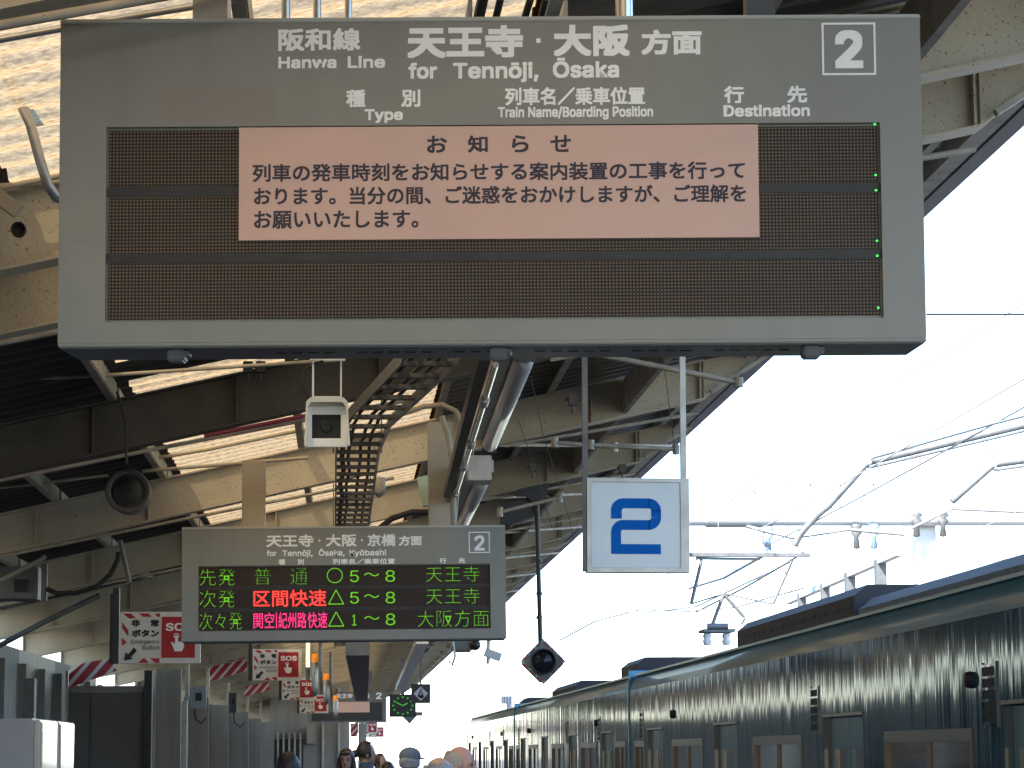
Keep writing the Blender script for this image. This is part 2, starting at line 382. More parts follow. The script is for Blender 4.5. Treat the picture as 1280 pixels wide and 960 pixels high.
NT('おります。当分の間、ご迷惑をおかけしますが、ご理解を', 318, 232, 932, 254.5, .55)
NT('お願いいたします。', 318, 261.5, 523, 284, .55)
t = MB(); yy = -.0008; TP = bd
def T(*a): L('lettering', F.text(MB(), a[0], a[1], a[2], a[3], a[4], yy, a[5] if len(a) > 5 else 1.0), white, TP)
T('阪和線', 348, 33.5, 451, 62, 1.0); T('Hanwa', 348, 69, 421, 84, .8); T('Line', 435, 68.5, 482, 84, .8)
T('天王寺', 509.5, 31, 655, 72, 2.0); T('大阪', 693, 31, 789, 71, 1.9); T('方面', 803, 38, 879, 69.5, 1.4)
L('lettering', F.rect(MB(), 671.5, 48, 677, 53.5, -.0012, -.0004), white, bd)
T('for', 511, 77.5, 547, 98, 1.0); T('Tennōji,', 567, 77.5, 674, 103, 1.0); T('Ōsaka', 692, 72.5, 775, 98, 1.0)
T('種', 433, 111, 457, 133, .75); T('別', 502, 111, 526, 133, .75); T('Type', 456, 135.5, 504, 153, .75)
T('列車名／乗車位置', 632, 109.5, 807, 132, .7); T('Train Name/Boarding Position', 623, 133.5, 817, 150.5, .55)
T('行', 906, 109.5, 931, 131, .75); T('先', 985, 109.5, 1010, 131, .75); T('Destination', 905, 133, 1013, 148, .7)
T('2', 1046, 40, 1081, 88, 2.6)
for q in ((1029.5, 30.5, 1097, 33), (1029.5, 94, 1097, 96.5), (1029.5, 33, 1032, 94), (1094.5, 33, 1097, 94)): L('border_line', F.rect(MB(), *q, -.0012, -.0004), white, bd)
L('tape_patch', F.rect(MB(), 206, 106, 345, 152, -.0007, -.0003), tape, bd)
for x in (220, 622, 1012):
    g = MB(); g.box((F.x(x) - .025, .02, F.z(431) - .035), (F.x(x) + .025, .10, F.z(430.8)), .005); g.tube([(F.x(x) + .03, .03, F.z(431) - .012), (F.x(x) + .03, .09, F.z(431) - .012)], .008)
    L('latch', g, navy, bd)
g = MB()
for i in range(34):
    if i % 11 in (4, 10): continue
    L('vent_slot', MB().box((F.x(340 + i * 20.5), .13, F.z(431) - .0035), (F.x(353 + i * 20.5), .138, F.z(431) - .001)), black, bd)
for x in (1058, 1082, 1106, 590, 612, 634, 715, 740, 765): L('bolt', MB().tube([(F.x(x), .06, F.z(21)), (F.x(x), .06, F.z(16.5))], .006, 8), galv, bd)
for x, wd_, mm, hh in ((258, 44, galv, .7), (957, 36, navy, .9)):
    g = MB().box((F.x(x - wd_ / 2), .08, F.z(20)), (F.x(x + wd_ / 2), .18, F.z(20) + hh)); g.box((F.x(x - wd_ / 2 - 8), .05, F.z(20)), (F.x(x + wd_ / 2 + 8), .2, F.z(16)))
    L('hanger', g, mm, bd)
for x, r_ in ((352, .013), (392, .012), (432, .011), (785, .026)):
    L('hanger_pipe', MB().tube([(F.x(x), .14, F.z(21)), (F.x(x), .14, F.z(20) + .75)], r_, 10), steelshine, bd)
# ------------------------------------------------------------------ second board
cx, cy, Y = 430.5, 730, 18.95
sc = (P(633, 730, Y) - P(228, 730, Y)).x / 405
b2, F = board('departure_board', 'smaller grey departure board lit with green and red train departures', cx, cy, Y, None, sc, .3, R(-.4))
D = .3; b = MB()
F.rect(b, 228, 659, 633, 706, 0, D); F.rect(b, 228, 787.5, 633, 799.5, 0, D); F.rect(b, 228, 706, 248.5, 787.5, 0, D); F.rect(b, 613.5, 706, 633, 787.5, 0, D); F.rect(b, 248.5, 706, 613.5, 787.5, .03, D)
L('housing', b, house, b2); L('top_trim', F.rect(MB(), 227.7, 657.4, 633.3, 660, -.004, D + .003, .002), house_lip, b2)
L('bottom_panel', F.rect(MB(), 229, 799.6, 632, 800.8, .004, D - .004), navy, b2)
ledm2 = led_mat('led_matrix_fine', 1.52 * sc, (.075, .045, .032), (.02, .014, .012), .3)
for y0, y1 in ((707, 731.5), (735, 758.5), (762.5, 786.5)): L('led_display', F.rect(MB(), 249.5, y0, 612.7, y1, .02, .029), ledm2, b2)
L('display_bezel', F.rect(F.rect(MB(), 248.8, 731.8, 613.2, 734.7, .021, .029), 248.8, 758.8, 613.2, 762.2, .021, .029), dark, b2)
t = MB(); yy = -.001; TP = b2
T('天王寺', 333, 667.5, 392, 683, .5); T('大阪', 407.5, 667.5, 446, 683, .5); T('京橋', 459.5, 667.5, 495, 683, .42); T('方面', 499, 670, 528, 682.5, .5)
for x in (399.5, 452.5): L('lettering', F.rect(MB(), x - 1.1, 674, x + 1.1, 676.5, -.0015, -.0005), white, b2)
T('for', 333.5, 687, 346, 694.5, .3); T('Tennōji,', 353, 687, 391, 696.5, .3); T('Ōsaka,', 398.5, 685.5, 431, 696, .3); T('Kyōbashi', 437, 687, 483, 696.5, .3)
T('種', 348.5, 698.3, 356.5, 705.3, .25); T('別', 372, 698.3, 380, 705.3, .25); T('列車名／乗車位置', 416, 698.3, 494, 705.3, .22); T('行', 550, 698.3, 558.5, 705.3, .25); T('先', 574, 698.3, 582, 705.3, .25)
T('2', 594, 670.3, 607, 689.5, .7)
for q in ((587, 665.8, 613.5, 667), (587, 691.2, 613.5, 692.4), (587, 667, 588.2, 691.2), (612.3, 667, 613.5, 691.2)): L('border_line', F.rect(MB(), *q, -.0015, -.0005), white, b2)
g = MB(); yl = .0185
GM = ledg
def G(mb, *a): L('led_text', F.text(MB(), a[0], a[1], a[2], a[3], a[4], yl, a[5] if len(a) > 5 else 0, 0 if len(a) > 5 else (.024 if a[0] not in '58〜' else .004)), GM, b2)
for i, y0 in enumerate((710, 737, 764.3)):
    G(g, '〜', 455, y0 + 6, 474, y0 + 10.5); G(g, '8', 482, y0 + 3, 494, y0 + 17.5); 
    if i < 2: G(g, '5', 437.5, y0 + 3, 448.5, y0 + 17.5)
G(g, '先発', 249.8, 709.5, 294, 730); G(g, '普', 318, 709.5, 338.5, 729.5); G(g, '通', 363, 709.5, 384, 729.5); G(g, '天王寺', 533, 709, 600, 728)
G(g, '次発', 250, 736.5, 294, 757.5); G(g, '天王寺', 533, 736.5, 600, 755.5)
G(g, '次々発', 250, 764, 303, 785); F.rect(g, 442, 768, 443.3, 781.6, .0175, .0188); F.rect(g, 439.8, 769.5, 442, 770.6, .0175, .0188); F.rect(g, 439.8, 780.6, 445.6, 781.8, .0175, .0188); G(g, '大阪方面', 522, 764, 611.5, 784.5)
F_ = []
for k in range(28):
    a0, a1 = 2 * math.pi * k / 28, 2 * math.pi * (k + 1) / 28
    F.poly(g, [(418.5 + 10 * math.cos(a0), 719 + 9.6 * math.sin(a0)), (418.5 + 10 * math.cos(a1), 719 + 9.6 * math.sin(a1)), (418.5 + 9 * math.cos(a1), 719 + 8.6 * math.sin(a1)), (418.5 + 9 * math.cos(a0), 719 + 8.6 * math.sin(a0))], .0175, .0188)
for y0 in (737, 764.5):
    A, B, C = (420, y0), (429.5, y0 + 18), (410.5, y0 + 18)
    for p, q in ((A, B), (C, A)): F.poly(g, [(p[0] - .6, p[1]), (p[0] + .7, p[1]), (q[0] + .7, q[1]), (q[0] - .6, q[1])], .0175, .0188)
    F.rect(g, 410.5, y0 + 17.2, 429.5, y0 + 18.4, .0174, .0189)
L('led_symbols', g, ledg, b2)
GM = ledr; G(g, '区間快速', 317, 736.5, 408, 757.5, .25)
GM = ledp; G(g, '関空', 317, 764.5, 343, 784.5, .1); L('led_bar', F.rect(MB(), 345, 764.5, 346.2, 784.5, .0175, .0188), ledp, b2); G(g, '紀州路', 348, 764.5, 383, 784.5, .1); G(g, '快速', 384.5, 764.5, 409, 784.5, .1)
for x0, x1, yt in ((302, 331, 572), (537.5, 569, 524)):
    L('hanger_post', MB().box((F.x(x0), .08, F.z(658.5)), (F.x(x1), .24, F.z(yt)), .004), cream if x0 < 400 else mat('post_grey', (.36, .34, .29), .5, noise=(3, .85)), b2)
# ------------------------------------------------------------------ third, distant board
cx, cy, Y = 434, 884, 77
sc = (P(483, 884, Y) - P(385, 884, Y)).x / 98
b3, F = board('departure_board', 'distant dark departure board with small pink notice above the far platform', cx, cy, Y, None, sc, .3)
L('housing', F.rect(MB(), 385, 865, 483, 903, 0, .3), galvd, b3); L('led_display', F.rect(MB(), 390, 878, 478, 901, -.01, -.001), dark, b3)
L('notice_sheet', F.rect(MB(), 416, 877.5, 462, 890.5, -.02, -.011), salmon, b3)
yy = -.012; TP = b3; T('天王寺・大阪', 420, 867, 462, 873, .2); T('2', 470, 866, 477, 874, .3)
L('hanger_post', MB().box((F.x(400), .1, F.z(865)), (F.x(405), .2, F.z(865) + .5)).box((F.x(460), .1, F.z(865)), (F.x(465), .2, F.z(865) + .7)), galvd, b3)
# ------------------------------------------------------------------ blue number 2 sign
Y = 12.6; cx, cy = 798, 656; sc = (P(862, 656, Y) - P(735, 656, Y)).x / 127
ns = thing('platform_number_sign', 'square white platform sign with a blue 2 hung on two dark poles', 'platform sign', P(cx, cy, Y)); ns.rotation_euler = (0, R(.4), 0)
F = Face(cx, cy, sc)
fr = MB(); F.rect(fr, 734, 597.5, 862, 602.5, 0, .09); F.rect(fr, 734, 709.5, 862, 715, 0, .09); F.rect(fr, 734, 602.5, 739, 709.5, 0, .09); F.rect(fr, 851, 602.5, 862, 709.5, 0, .09); F.rect(fr, 739, 602.5, 851, 709.5, .03, .09)
L('frame', fr, galv, ns); L('panel', F.rect(MB(), 739.3, 602.8, 850.7, 709.2, .006, .029), paleb, ns)
g = MB()      # square-cut numeral with rounded bends
def band(cxp, cyp, ro, ri, a0, a1, n=8):
    for k in range(n):
        t0, t1 = R(a0 + (a1 - a0) * k / n), R(a0 + (a1 - a0) * (k + 1) / n)
        F.poly(g, [(cxp + ro * math.cos(t0), cyp - ro * math.sin(t0)), (cxp + ro * math.cos(t1), cyp - ro * math.sin(t1)), (cxp + ri * math.cos(t1), cyp - ri * math.sin(t1)), (cxp + ri * math.cos(t0), cyp - ri * math.sin(t0))], .0035, .0055)
F.poly(g, [(764, 637.4), (777.5, 637.4), (777.5, 648.3), (764, 648.3)], .0033, .0053)
band(779, 638, 15, 1.5, 90, 180, 10); F.rect(g, 779, 622.9, 812, 635.2, .0035, .0055)
band(811, 638.5, 15.6, 3.4, -2, 90, 10); F.rect(g, 814.3, 638, 826.6, 646, .0035, .0055); band(811, 646.5, 15.6, 3.4, -90, 2, 10)
F.rect(g, 779, 650, 812, 662.2, .0035, .0055); band(779, 665, 15, 2.8, 90, 180, 10); F.rect(g, 764, 665, 776.3, 692.2, .0035, .0055); F.rect(g, 776.2, 680, 826, 692.2, .0034, .0054)
L('numeral', g, blue, ns)
L('pole', MB().box((F.x(729), .01, F.z(714)), (F.x(735.5), .05, F.z(440))), galvd, ns)
L('pole', MB().box((F.x(855), .095, F.z(712)), (F.x(862), .13, F.z(425))), galv, ns)
ns.children[-2].rotation_euler = (0, 0, 0)
# ------------------------------------------------------------------ security camera
Y = 8.6; s1 = (P(436, 520, Y) - P(381, 520, Y)).x / 55
cc = thing('security_camera', 'cream box security camera on a bracket hanging below the large board', 'security camera', P(408, 528, Y)); F = Face(408, 530, s1); 
g = MB(); F.poly(g, [(382, 557), (384, 506), (389, 501), (428, 501), (433, 506), (436, 557), (433.5, 557), (431, 512), (427, 506.5), (390, 506.5), (386, 512), (384.5, 557)], -.03, .40)
g.box((F.x(385), .03, F.z(506)), (F.x(432), .38, F.z(556)))
wcr = mat('camera_shell', (.82, .79, .70), .4, noise=(8, .9))
L('hood', g, wcr, cc)
g = MB(); F.rect(g, 384.5, 512, 433, 521, 0, .04, .002); F.rect(g, 384.5, 548.5, 433, 558.5, 0, .04, .002); F.rect(g, 384.5, 521, 391, 548.5, 0, .04); F.rect(g, 425, 521, 433, 548.5, 0, .04)
L('front_frame', g, mat('camera_front', (.92, .91, .88), .4), cc); L('window', F.rect(MB(), 391, 520, 425.5, 548.5, .015, .03), black, cc); cc.scale = (1.06, 1, 1.08)
L('lens', MB().lathe((F.x(408), .014, F.z(535)), (0, -1, 0), [(0, .02), (.002, .02), (.002, .012), (0, .001)], 16), black, cc)
g = MB(); F.rect(g, 390.5, 456, 392.5, 503, .10, .16); F.rect(g, 424, 456, 426, 503, .10, .16); F.rect(g, 388, 453.5, 430, 457, .08, .18); F.rect(g, 399, 444, 420, 454, .10, .16); F.rect(g, 391, 499, 426, 502, .1, .16)
L('bracket', g, wcr, cc)
cc.rotation_euler = (R(7), 0, 0)
g = MB(); F.rect(g, 404, 200, 414, 444.5, .11, .15); L('drop_pole', g, galvd, cc)
g = MB(); pts = [(F.x(a), .12, F.z(b_)) for a, b_ in ((404, 458), (392, 461), (381, 468), (378, 480), (381, 493), (387, 503))]; g.tube(pts, .005, 6); L('cable', g, rubber, cc)
L('knob', MB().tube([(F.x(381), .05, F.z(541)), (F.x(385), .05, F.z(541))], .009, 8).tube([(F.x(433), .05, F.z(541)), (F.x(437), .05, F.z(541))], .009, 8), black, cc)
# ------------------------------------------------------------------ round horn / bell drum
Y = 19.7; c = P(160, 614, Y)
sp = thing('round_loudspeaker', 'round grey drum loudspeaker hung before a rafter at left', 'loudspeaker', c)
obj('drum', MB().lathe(c, (0, -1, 0), [(-.28, .001), (-.28, .15), (-.24, .165), (.0, .165), (.02, .17), (.02, .13), (.0, .125), (-.01, .12), (.03, .09), (.035, .001)], 32), galvd, sp)
obj('rim', MB().lathe(c + Vector((0, -.02, 0)), (0, -1, 0), [(0, .168), (.012, .172), (.012, .150), (0, .148)], 32), mat('rim_grey', (.11, .11, .105), .6), sp)
obj('cone', MB().lathe(c + Vector((0, -.025, 0)), (0, -1, 0), [(.01, .001), (.02, .08), (0, .10), (.0, .115)], 32), dark, sp)
obj('drop_pole', MB().tube([c + Vector((0, -.08, .15)), c + Vector((0, -.08, .75))], .012), dark, sp)
obj('cable', MB().tube([P(148, 470, 19), P(152, 510, 19), P(159, 540, 19.3), P(160, 590, 19.5)], .008, 6), rubber, sp)
# ------------------------------------------------------------------ diamond signal on a pole
Y = 25.15; c = P(679, 827, Y); s1 = 27 * (P(680, 827, Y) - P(679, 827, Y)).x
dsn = thing('departure_signal', 'dark diamond signal with round lens and red striped rim on a long pole', 'signal', c)
g = MB(); g.prism([(c.x + a * s1, c.z + b_ * s1) for a, b_ in ((.12, .95), (.95, .12), (.95, -.12), (.12, -.95), (-.12, -.95), (-.95, -.12), (-.95, .12), (-.12, .95))], Y, Y + .16)
obj('board', g, galvd, dsn)
dusky = mat('dusky_white', (.3, .3, .3), .5)
for e in range(4):
    for k in range(7):
        u = k / 6.5 + .02; a = Vector((math.cos(R(90 * e)), math.sin(R(90 * e)))); b_ = Vector((math.cos(R(90 * e + 90)), math.sin(R(90 * e + 90))))
        p = a.lerp(b_, u) * s1 * .99; q = a.lerp(b_, u + .075) * s1 * .99
        obj('rim_stripe', MB().prism([(c.x + p.x * .93, c.z + p.y * .93), (c.x + q.x * .93, c.z + q.y * .93), (c.x + q.x * 1.06, c.z + q.y * 1.06), (c.x + p.x * 1.06, c.z + p.y * 1.06)], Y - .012, Y + .02), red if k % 2 else dusky, dsn)
obj('lens_hood', MB().lathe(c, (0, -1, 0), [(0, .1), (.0, .12), (.05, .125), (.05, .115), (.01, .11), (.01, .001)], 28), dark, dsn)
obj('lens', MB().lathe(c, (0, -1, 0), [(.012, .108), (.03, .08), (.045, .001)], 24), lens, dsn)
obj('pole', MB().tube([P(675.5, 806, Y + .05), P(671, 625, Y + .05)], .024, 10), dark, dsn)
for yy_ in (700, 740, 770): obj('pole_clamp', MB().tube([P(674, yy_, Y + .05), P(674, yy_ + 4, Y + .05)], .032, 10), dark, dsn)
g = MB(); F = Face(655, 620, s1 / 27)
p0 = P(0, 0, Y)
def pr(pts, Yq, th): return [(P(a, b_, Yq).x, P(a, b_, Yq).z) for a, b_ in pts]
g.prism(pr([(646, 612), (686, 603), (684, 618), (678, 626), (664, 626), (658, 620), (646, 620)], Y, 0), Y, Y + .08)
g.prism(pr([(626, 629), (666, 621), (667, 645), (640, 655), (626, 654)], Y, 0), Y + .09, Y + .35)
obj('mounting_bracket', g, dark, dsn)
# ------------------------------------------------------------------ cable ladder
cl = thing('cable_ladder', 'grey cable ladder running under the canopy and bending away above the second board', 'cable ladder')
pth = [(Vector((.50, 7.5, EYE + 2.22))), P(538, 447, 13.0), P(458, 527, 15.6), P(447, 560, 17.2), P(440, 653, 22.6)]
pth[0].x = .52
dlast = (pth[4] - pth[3]).normalized(); pth.append(pth[4] + dlast * 24)
hw = .145
offs = []
for i, p in enumerate(pth):
    d = (pth[min(i + 1, len(pth) - 1)] - pth[max(i - 1, 0)]).normalized(); sx = Vector((1, 0, 0)); offs.append(sx)
for sgn in (-1, 1):
    g = MB()
    for i in range(len(pth) - 1): g.bar(pth[i] + offs[i] * hw * sgn, pth[i + 1] + offs[i + 1] * hw * sgn, .012, .07)
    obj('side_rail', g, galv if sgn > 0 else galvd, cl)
rungm = MB().box((-hw + .007, -.03, -.012), (hw - .007, .03, .012)).mesh('rung', galvd)
for i in range(len(pth) - 1):
    Ln = (pth[i + 1] - pth[i]).length; nr = int(Ln / .42)
    for k in range(nr):
        q = pth[i].lerp(pth[i + 1], (k + .5) / nr); inst('rung', rungm, cl, q)
for j, (ox, rr) in enumerate(((-.10, .018), (-.055, .012), (.03, .012), (.085, .012))):
    g = MB(); pp = []
    for i in range(len(pth) - 1):
        for k in range(6): q = pth[i].lerp(pth[i + 1], k / 6); pp.append(q + Vector((ox + random.uniform(-.012, .012), 0, .03 + rr)))
    g.tube(pp, rr, 6); obj('cable', g, rubber, cl)
g = MB()
for i in (1, 3, 4):
    for sgn in (-1, 1): g.tube([pth[i] + Vector((sgn * (hw + .02), .3, 0)), Vector((pth[i].x + sgn * (hw + .02), pth[i].y + .3, zb(pth[i].x) + .35))], .006, 6)
obj('hanging_rod', g, galvd, cl)
# ------------------------------------------------------------------ fluorescent row
lab = ['fluorescent batten nearest the large board, in the slanting row right of the cable ladder', 'shorter fluorescent batten beyond the junction box, just above the second board']
tube_off = mat('lamp_tube', (.50, .50, .52), .3, spec=.6, coat=.15)
for k, (a, b_, Ya, Yb) in enumerate((((655, 450), (612, 556), 12.9, 17.0), ((602, 604), (578, 655), 19.0, 22.5))):
    p, q = P(*a, Ya), P(*b_, Yb)
    fl = thing('fluorescent_light', lab[k], 'light fitting', p, 'fluorescent battens right of the cable ladder')
    d = (q - p).normalized()
    obj('batten', MB().bar(p - d * .4 + Vector((-.035, 0, .085)), q + d * .05 + Vector((-.035, 0, .085)), .21, .09), galv, fl)
    obj('diffuser', MB().tube([p, p + d * .02, p + (q - p) * .5, q - d * .02, q], [.03, .052, .052, .052, .03], 14), tube_off, fl)
    obj('end_cap', MB().bar(p - d * .35 + Vector((0, 0, .02)), p - d * .02 + Vector((0, 0, .02)), .11, .07), galv, fl)
    obj('end_cap', MB().bar(q + d * .02, q + d * .08, .1, .1), dark, fl)
    obj('hanging_rod', MB().tube([p + Vector((-.05, .3, .12)), (p.x - .05, p.y + .3, zb(p.x) + .34)], .006).tube([q + Vector((-.05, -.3, .12)), (q.x - .05, q.y - .3, zb(q.x) + .34)], .006), galvd, fl)
jb = tag(obj('junction_box', MB().box(P(585, 600, 18.0), P(612, 574, 18.25), .004), galv), 'grey square junction box between the two fluorescent battens', 'junction box')
ch = thing('cable_channel', 'dark channel with shiny jointed conduit beside the fluorescent battens', 'conduit', P(620, 448, 12.0))
p, q = P(606, 440, 11.8), P(546, 665, 23)
obj('channel', MB().bar(p, q, .055, .08), dark, ch)
d = q - p; cd = MB().tube([p + Vector((.05, 0, -.06)), q + Vector((.05, 0, -.06))], .016, 8)
obj('conduit', cd, steelshine, ch)
for u in (.12, .3, .42, .6, .75): e = p + d * u + Vector((.05, 0, -.06)); obj('coupling', MB().tube([e - d.normalized() * .12, e + d.normalized() * .12], .026, 8), galv, ch)
# more distant lit fittings
for k, (a, b_, Ya, Yb, lb) in enumerate((((528, 800), (500, 860), 34, 47, 'shiny distant light row slanting down behind the green clock'), ((447, 803), (452, 868), 30, 60, 'long grey ceiling trunking hanging straight below the second board'),)):
    p, q = P(*a, Ya), P(*b_, Yb); tag(obj('light_row' if k == 0 else 'ceiling_trunking', MB().bar(p, q, .16 if k == 0 else .28, .1 if k == 0 else .3), steelshine if k == 0 else galvd), lb, 'light fitting' if k == 0 else 'trunking')
# ------------------------------------------------------------------ SOS signs
def sos(px, py, wpx, Y, label, first=None):
    c = P(px, py, Y); sc = (P(px + 1, py, Y) - P(px, py, Y)).x * wpx / 403
    if first:
        o = dup(first); o.location = c; k = sc / first['unit']; o.scale = (k, k, k); o['label'] = label; return o
    r = thing('emergency_button_sign', label, 'emergency sign', c, 'red and white emergency button signs'); r['unit'] = sc
    F = Face(798, 311, sc)
    L('board', F.rect(MB(), 597, 182, 1000, 440, 0, .05, .004), whiteb, r)
    g = MB()
    for q in ([(610, 190), (650, 190), (678, 212), (645, 216), (636, 210)], [(690, 190), (740, 190), (755, 207), (712, 207)], [(770, 190), (797, 190), (797, 207), (783, 207)],
              [(608, 232), (640, 275), (640, 305), (608, 262)], [(608, 312), (634, 335), (608, 352)], [(720, 412), (745, 437), (690, 437)], [(750, 414), (797, 414), (797, 437), (775, 437)]):
        L('stripe', F.poly(MB(), q, -.002, -.0005), red, r)
    L('red_panel', F.rect(MB(), 806, 207, 973, 412, -.004, -.0005), red, r)
    g = MB(); F.poly(g, [(620, 425), (628, 382), (640, 394), (668, 360), (685, 376), (655, 408), (664, 418)], -.003, -.0005)
    F.text(g, '非', 655, 220, 697, 256, -.003, 2); F.text(g, '常', 750, 220, 792, 256, -.003, 2); F.text(g, 'ボタン', 657, 271, 793, 307, -.003, 2)
    F.text(g, 'Emergency', 655, 321, 795, 346, -.003, .1); F.text(g, 'Button', 710, 350, 796, 372, -.003, .1)
    L('lettering', g, black, r)
    g = MB(); F.text(g, 'SOS', 826, 238, 960, 278, -.005, 1.8)
    for k in range(14):      # pressed button ring
        a0, a1 = 2 * math.pi * k / 14, 2 * math.pi * (k + 1) / 14
        F.poly(g, [(880 + 14 * math.cos(a0), 302 + 13 * math.sin(a0)), (880 + 14 * math.cos(a1), 302 + 13 * math.sin(a1)), (880 + 10 * math.cos(a1), 302 + 9 * math.sin(a1)), (880 + 10 * math.cos(a0), 302 + 9 * math.sin(a0))], -.006, -.0045)
    F.poly(g, [(874, 305), (880, 298), (887, 305), (889, 330), (920, 336), (918, 360), (908, 380), (872, 380), (864, 358), (853, 336), (860, 332), (873, 345)], -.0062, -.0044)
    L('emblem', g, white, r)
    L('mounting_post', MB().box((F.x(560), .01, F.z(440)), (F.x(592), .08, F.z(60))), dark, r)
    return r
s0 = sos(200, 797, 101, 21.2, 'nearest emergency button sign, white and red, partly behind the second board')
sos(346.5, 831, 61, 34.7, 'emergency button sign in shade just below the left of the second board', s0)
sos(374, 861, 43, 46, 'third emergency button sign away, half covered by an orange capped lamp', s0)
sos(392.5, 880, 36, 56, 'fourth emergency button sign away, just left of the distant departure board', s0)
sos(460, 909, 24, 88, 'tiny far emergency button sign below the distant departure board', s0)
sos(470, 915, 20, 96, 'farthest tiny emergency button sign, lowest of them all', s0)
# striped boards on the rafters
def stripe_mat():
    m = bpy.data.materials.new('red_white_stripes'); m.use_nodes = True; t = m.node_tree; b = t.nodes['Principled BSDF']; N = t.nodes.new; L_ = t.links.new
    tc = N('ShaderNodeTexCoord'); d = N('ShaderNodeVectorMath'); d.operation = 'DOT_PRODUCT'; d.inputs[1].default_value = (5.2, 0, -4.4)
    f = N('ShaderNodeMath'); f.operation = 'FRACT'; g = N('ShaderNodeMath'); g.operation = 'GREATER_THAN'; g.inputs[1].default_value = .66
    x = N('ShaderNodeMix'); x.data_type = 'RGBA'; x.inputs[6].default_value = (.32, .015, .03, 1); x.inputs[7].default_value = (.55, .53, .5, 1)
    L_(tc.outputs['Object'], d.inputs[0]); L_(d.outputs['Value'], f.inputs[0]); L_(f.outputs[0], g.inputs[0]); L_(g.outputs[0], x.inputs[0]); L_(x.outputs[2], b.inputs['Base Color']); b.inputs['Roughness'].default_value = .5; return m
stm = stripe_mat()
for pts, Y, lb in (([(86, 860), (86, 843), (103, 829), (137, 823), (146, 838)], 34.4, 'red and white striped warning board above the dark panel, left of the nearest emergency sign'),
                   ([(262, 852), (262, 833), (300, 819), (309, 819), (309, 838)], 53, 'red and white striped warning board left of the shaded emergency sign'),
                   ([(304, 871), (308, 858), (336, 852), (338, 862)], 62, 'small red and white striped warning board under the shaded emergency sign'),
                   ([(438, 921), (438, 905), (446, 903), (447, 921)], 84, 'tiny upright striped board under the distant departure board')):
    c = P(*pts[0], Y); tag(obj('warning_board', MB().prism([(P(a, b_, Y).x - c.x, P(a, b_, Y).z - c.z) for a, b_ in pts], 0, .03), stm), lb, 'warning board', 'striped warning boards').location = c
# orange capped lamps
for px, y0, y1, wp, Y, lb in ((393.5, 817, 870, 9, 33, 'nearest and tallest of three hanging orange capped lamps'), (408, 842, 880, 8, 44, 'middle one of three hanging orange capped lamps'), (419.5, 869, 898, 6.5, 54, 'lowest and farthest of three orange capped lamps, before the distant board')):
    r_ = (P(px + wp / 2, y0, Y) - P(px, y0, Y)).x; a = P(px, y0, Y); b_ = P(px, y1, Y)
    o = thing('orange_capped_lamp', lb, 'warning lamp', a, 'orange capped lamps hanging over the platform')
    obj('cap', MB().lathe(a, (0, 0, -1), [(0, .001), (.005, r_ * .9), (.09, r_), (.11, r_)], 14), orange, o)
    obj('body', MB().lathe(a + Vector((0, 0, -.111)), (0, 0, -1), [(0, r_ * .95), (.01, r_ * 1.0), ((a - b_).z * .6, r_ * .9), ((a - b_).z - .11, r_ * .55), ((a - b_).z - .105, .001)], 14), galv, o)
    obj('drop_pole', MB().tube([a + Vector((r_ * -1.9, .05, -.35)), a + Vector((r_ * -1.9, .05, .9))], .03, 8), galvd, o)
p = P(384.8, 803, 31); q = P(384.8, 834, 31)
o = thing('vertical_lamp', 'lit cream tube lamp hanging upright below the second board', 'lamp', p)
obj('tube', MB().box(p + Vector((-.024, 0, 0)), q + Vector((.024, .04, 0)), .004), tubeon, o); obj('holder', MB().box(p + Vector((-.03, .041, .2)), q + Vector((.03, .08, -.02))), galvd, o)
# clock
Y = 60; c = P(503.5, 882, Y); u = (P(504.5, 882, Y) - c).x
ck = thing('platform_clock', 'small square clock with glowing green dial and hands', 'clock', c)
L('case', MB().box((-16.5 * u, 0, -14 * u), (16.5 * u, .25, 14 * u), .01), dark, ck)
g = MB()
for k in range(12):
    a = R(30 * k); g.lathe((12 * u * math.sin(a), -.005, 10.5 * u * math.cos(a)), (0, -1, 0), [(0, 1.3 * u), (.004, 1.3 * u), (.004, .0001)], 8)
L('hour_mark', g, ledc, ck)
g = MB().bar((0, -.008, 0), (-8.5 * u, -.008, 4 * u), .004, 1.3 * u, (0, 0, 1)); L('hand', g, ledc, ck)
L('hand', MB().bar((0, -.013, 0), (6 * u, -.013, 3.0 * u), .004, 1.6 * u), ledc, ck)
L('hanging_rod', MB().box((-2 * u, .1, 14 * u), (2 * u, .16, 60 * u)), galvd, ck)
# car stop 4 sign
Y = 57; c = P(526, 867, Y); u = (P(527, 867, Y) - c).x
o = thing('car_stop_sign', 'black square sign with a pale diamond numbered 4 beside the clock', 'sign', c)
L('board', MB().box((-12 * u, 0, -12 * u), (12 * u, .06, 12 * u)), dark, o)
L('diamond', MB().prism([(0, 9 * u), (9 * u, 0), (0, -9 * u), (-9 * u, 0)], -.006, -.001), mat('diamond_grey', (.5, .5, .52), .5), o)
L('lettering', lay(MB(), '4', -3.8 * u, 3.8 * u, -6 * u, 6 * u, -.008, .25 * u), black, o)
L('pole', MB().box((-1.2 * u, .01, 12 * u), (1.2 * u, .05, 46 * u)), galvd, o)
Y = 64; c = P(513, 898, Y)
o = tag(obj('car_stop_sign', MB().prism([(-.2, .04), (-.02, -.14), (.16, .06), (.3, .06), (.3, .16), (-.2, .16)], 0, .05), galvd), 'small dark sign partly hidden just below the green clock', 'sign'); o.location = c
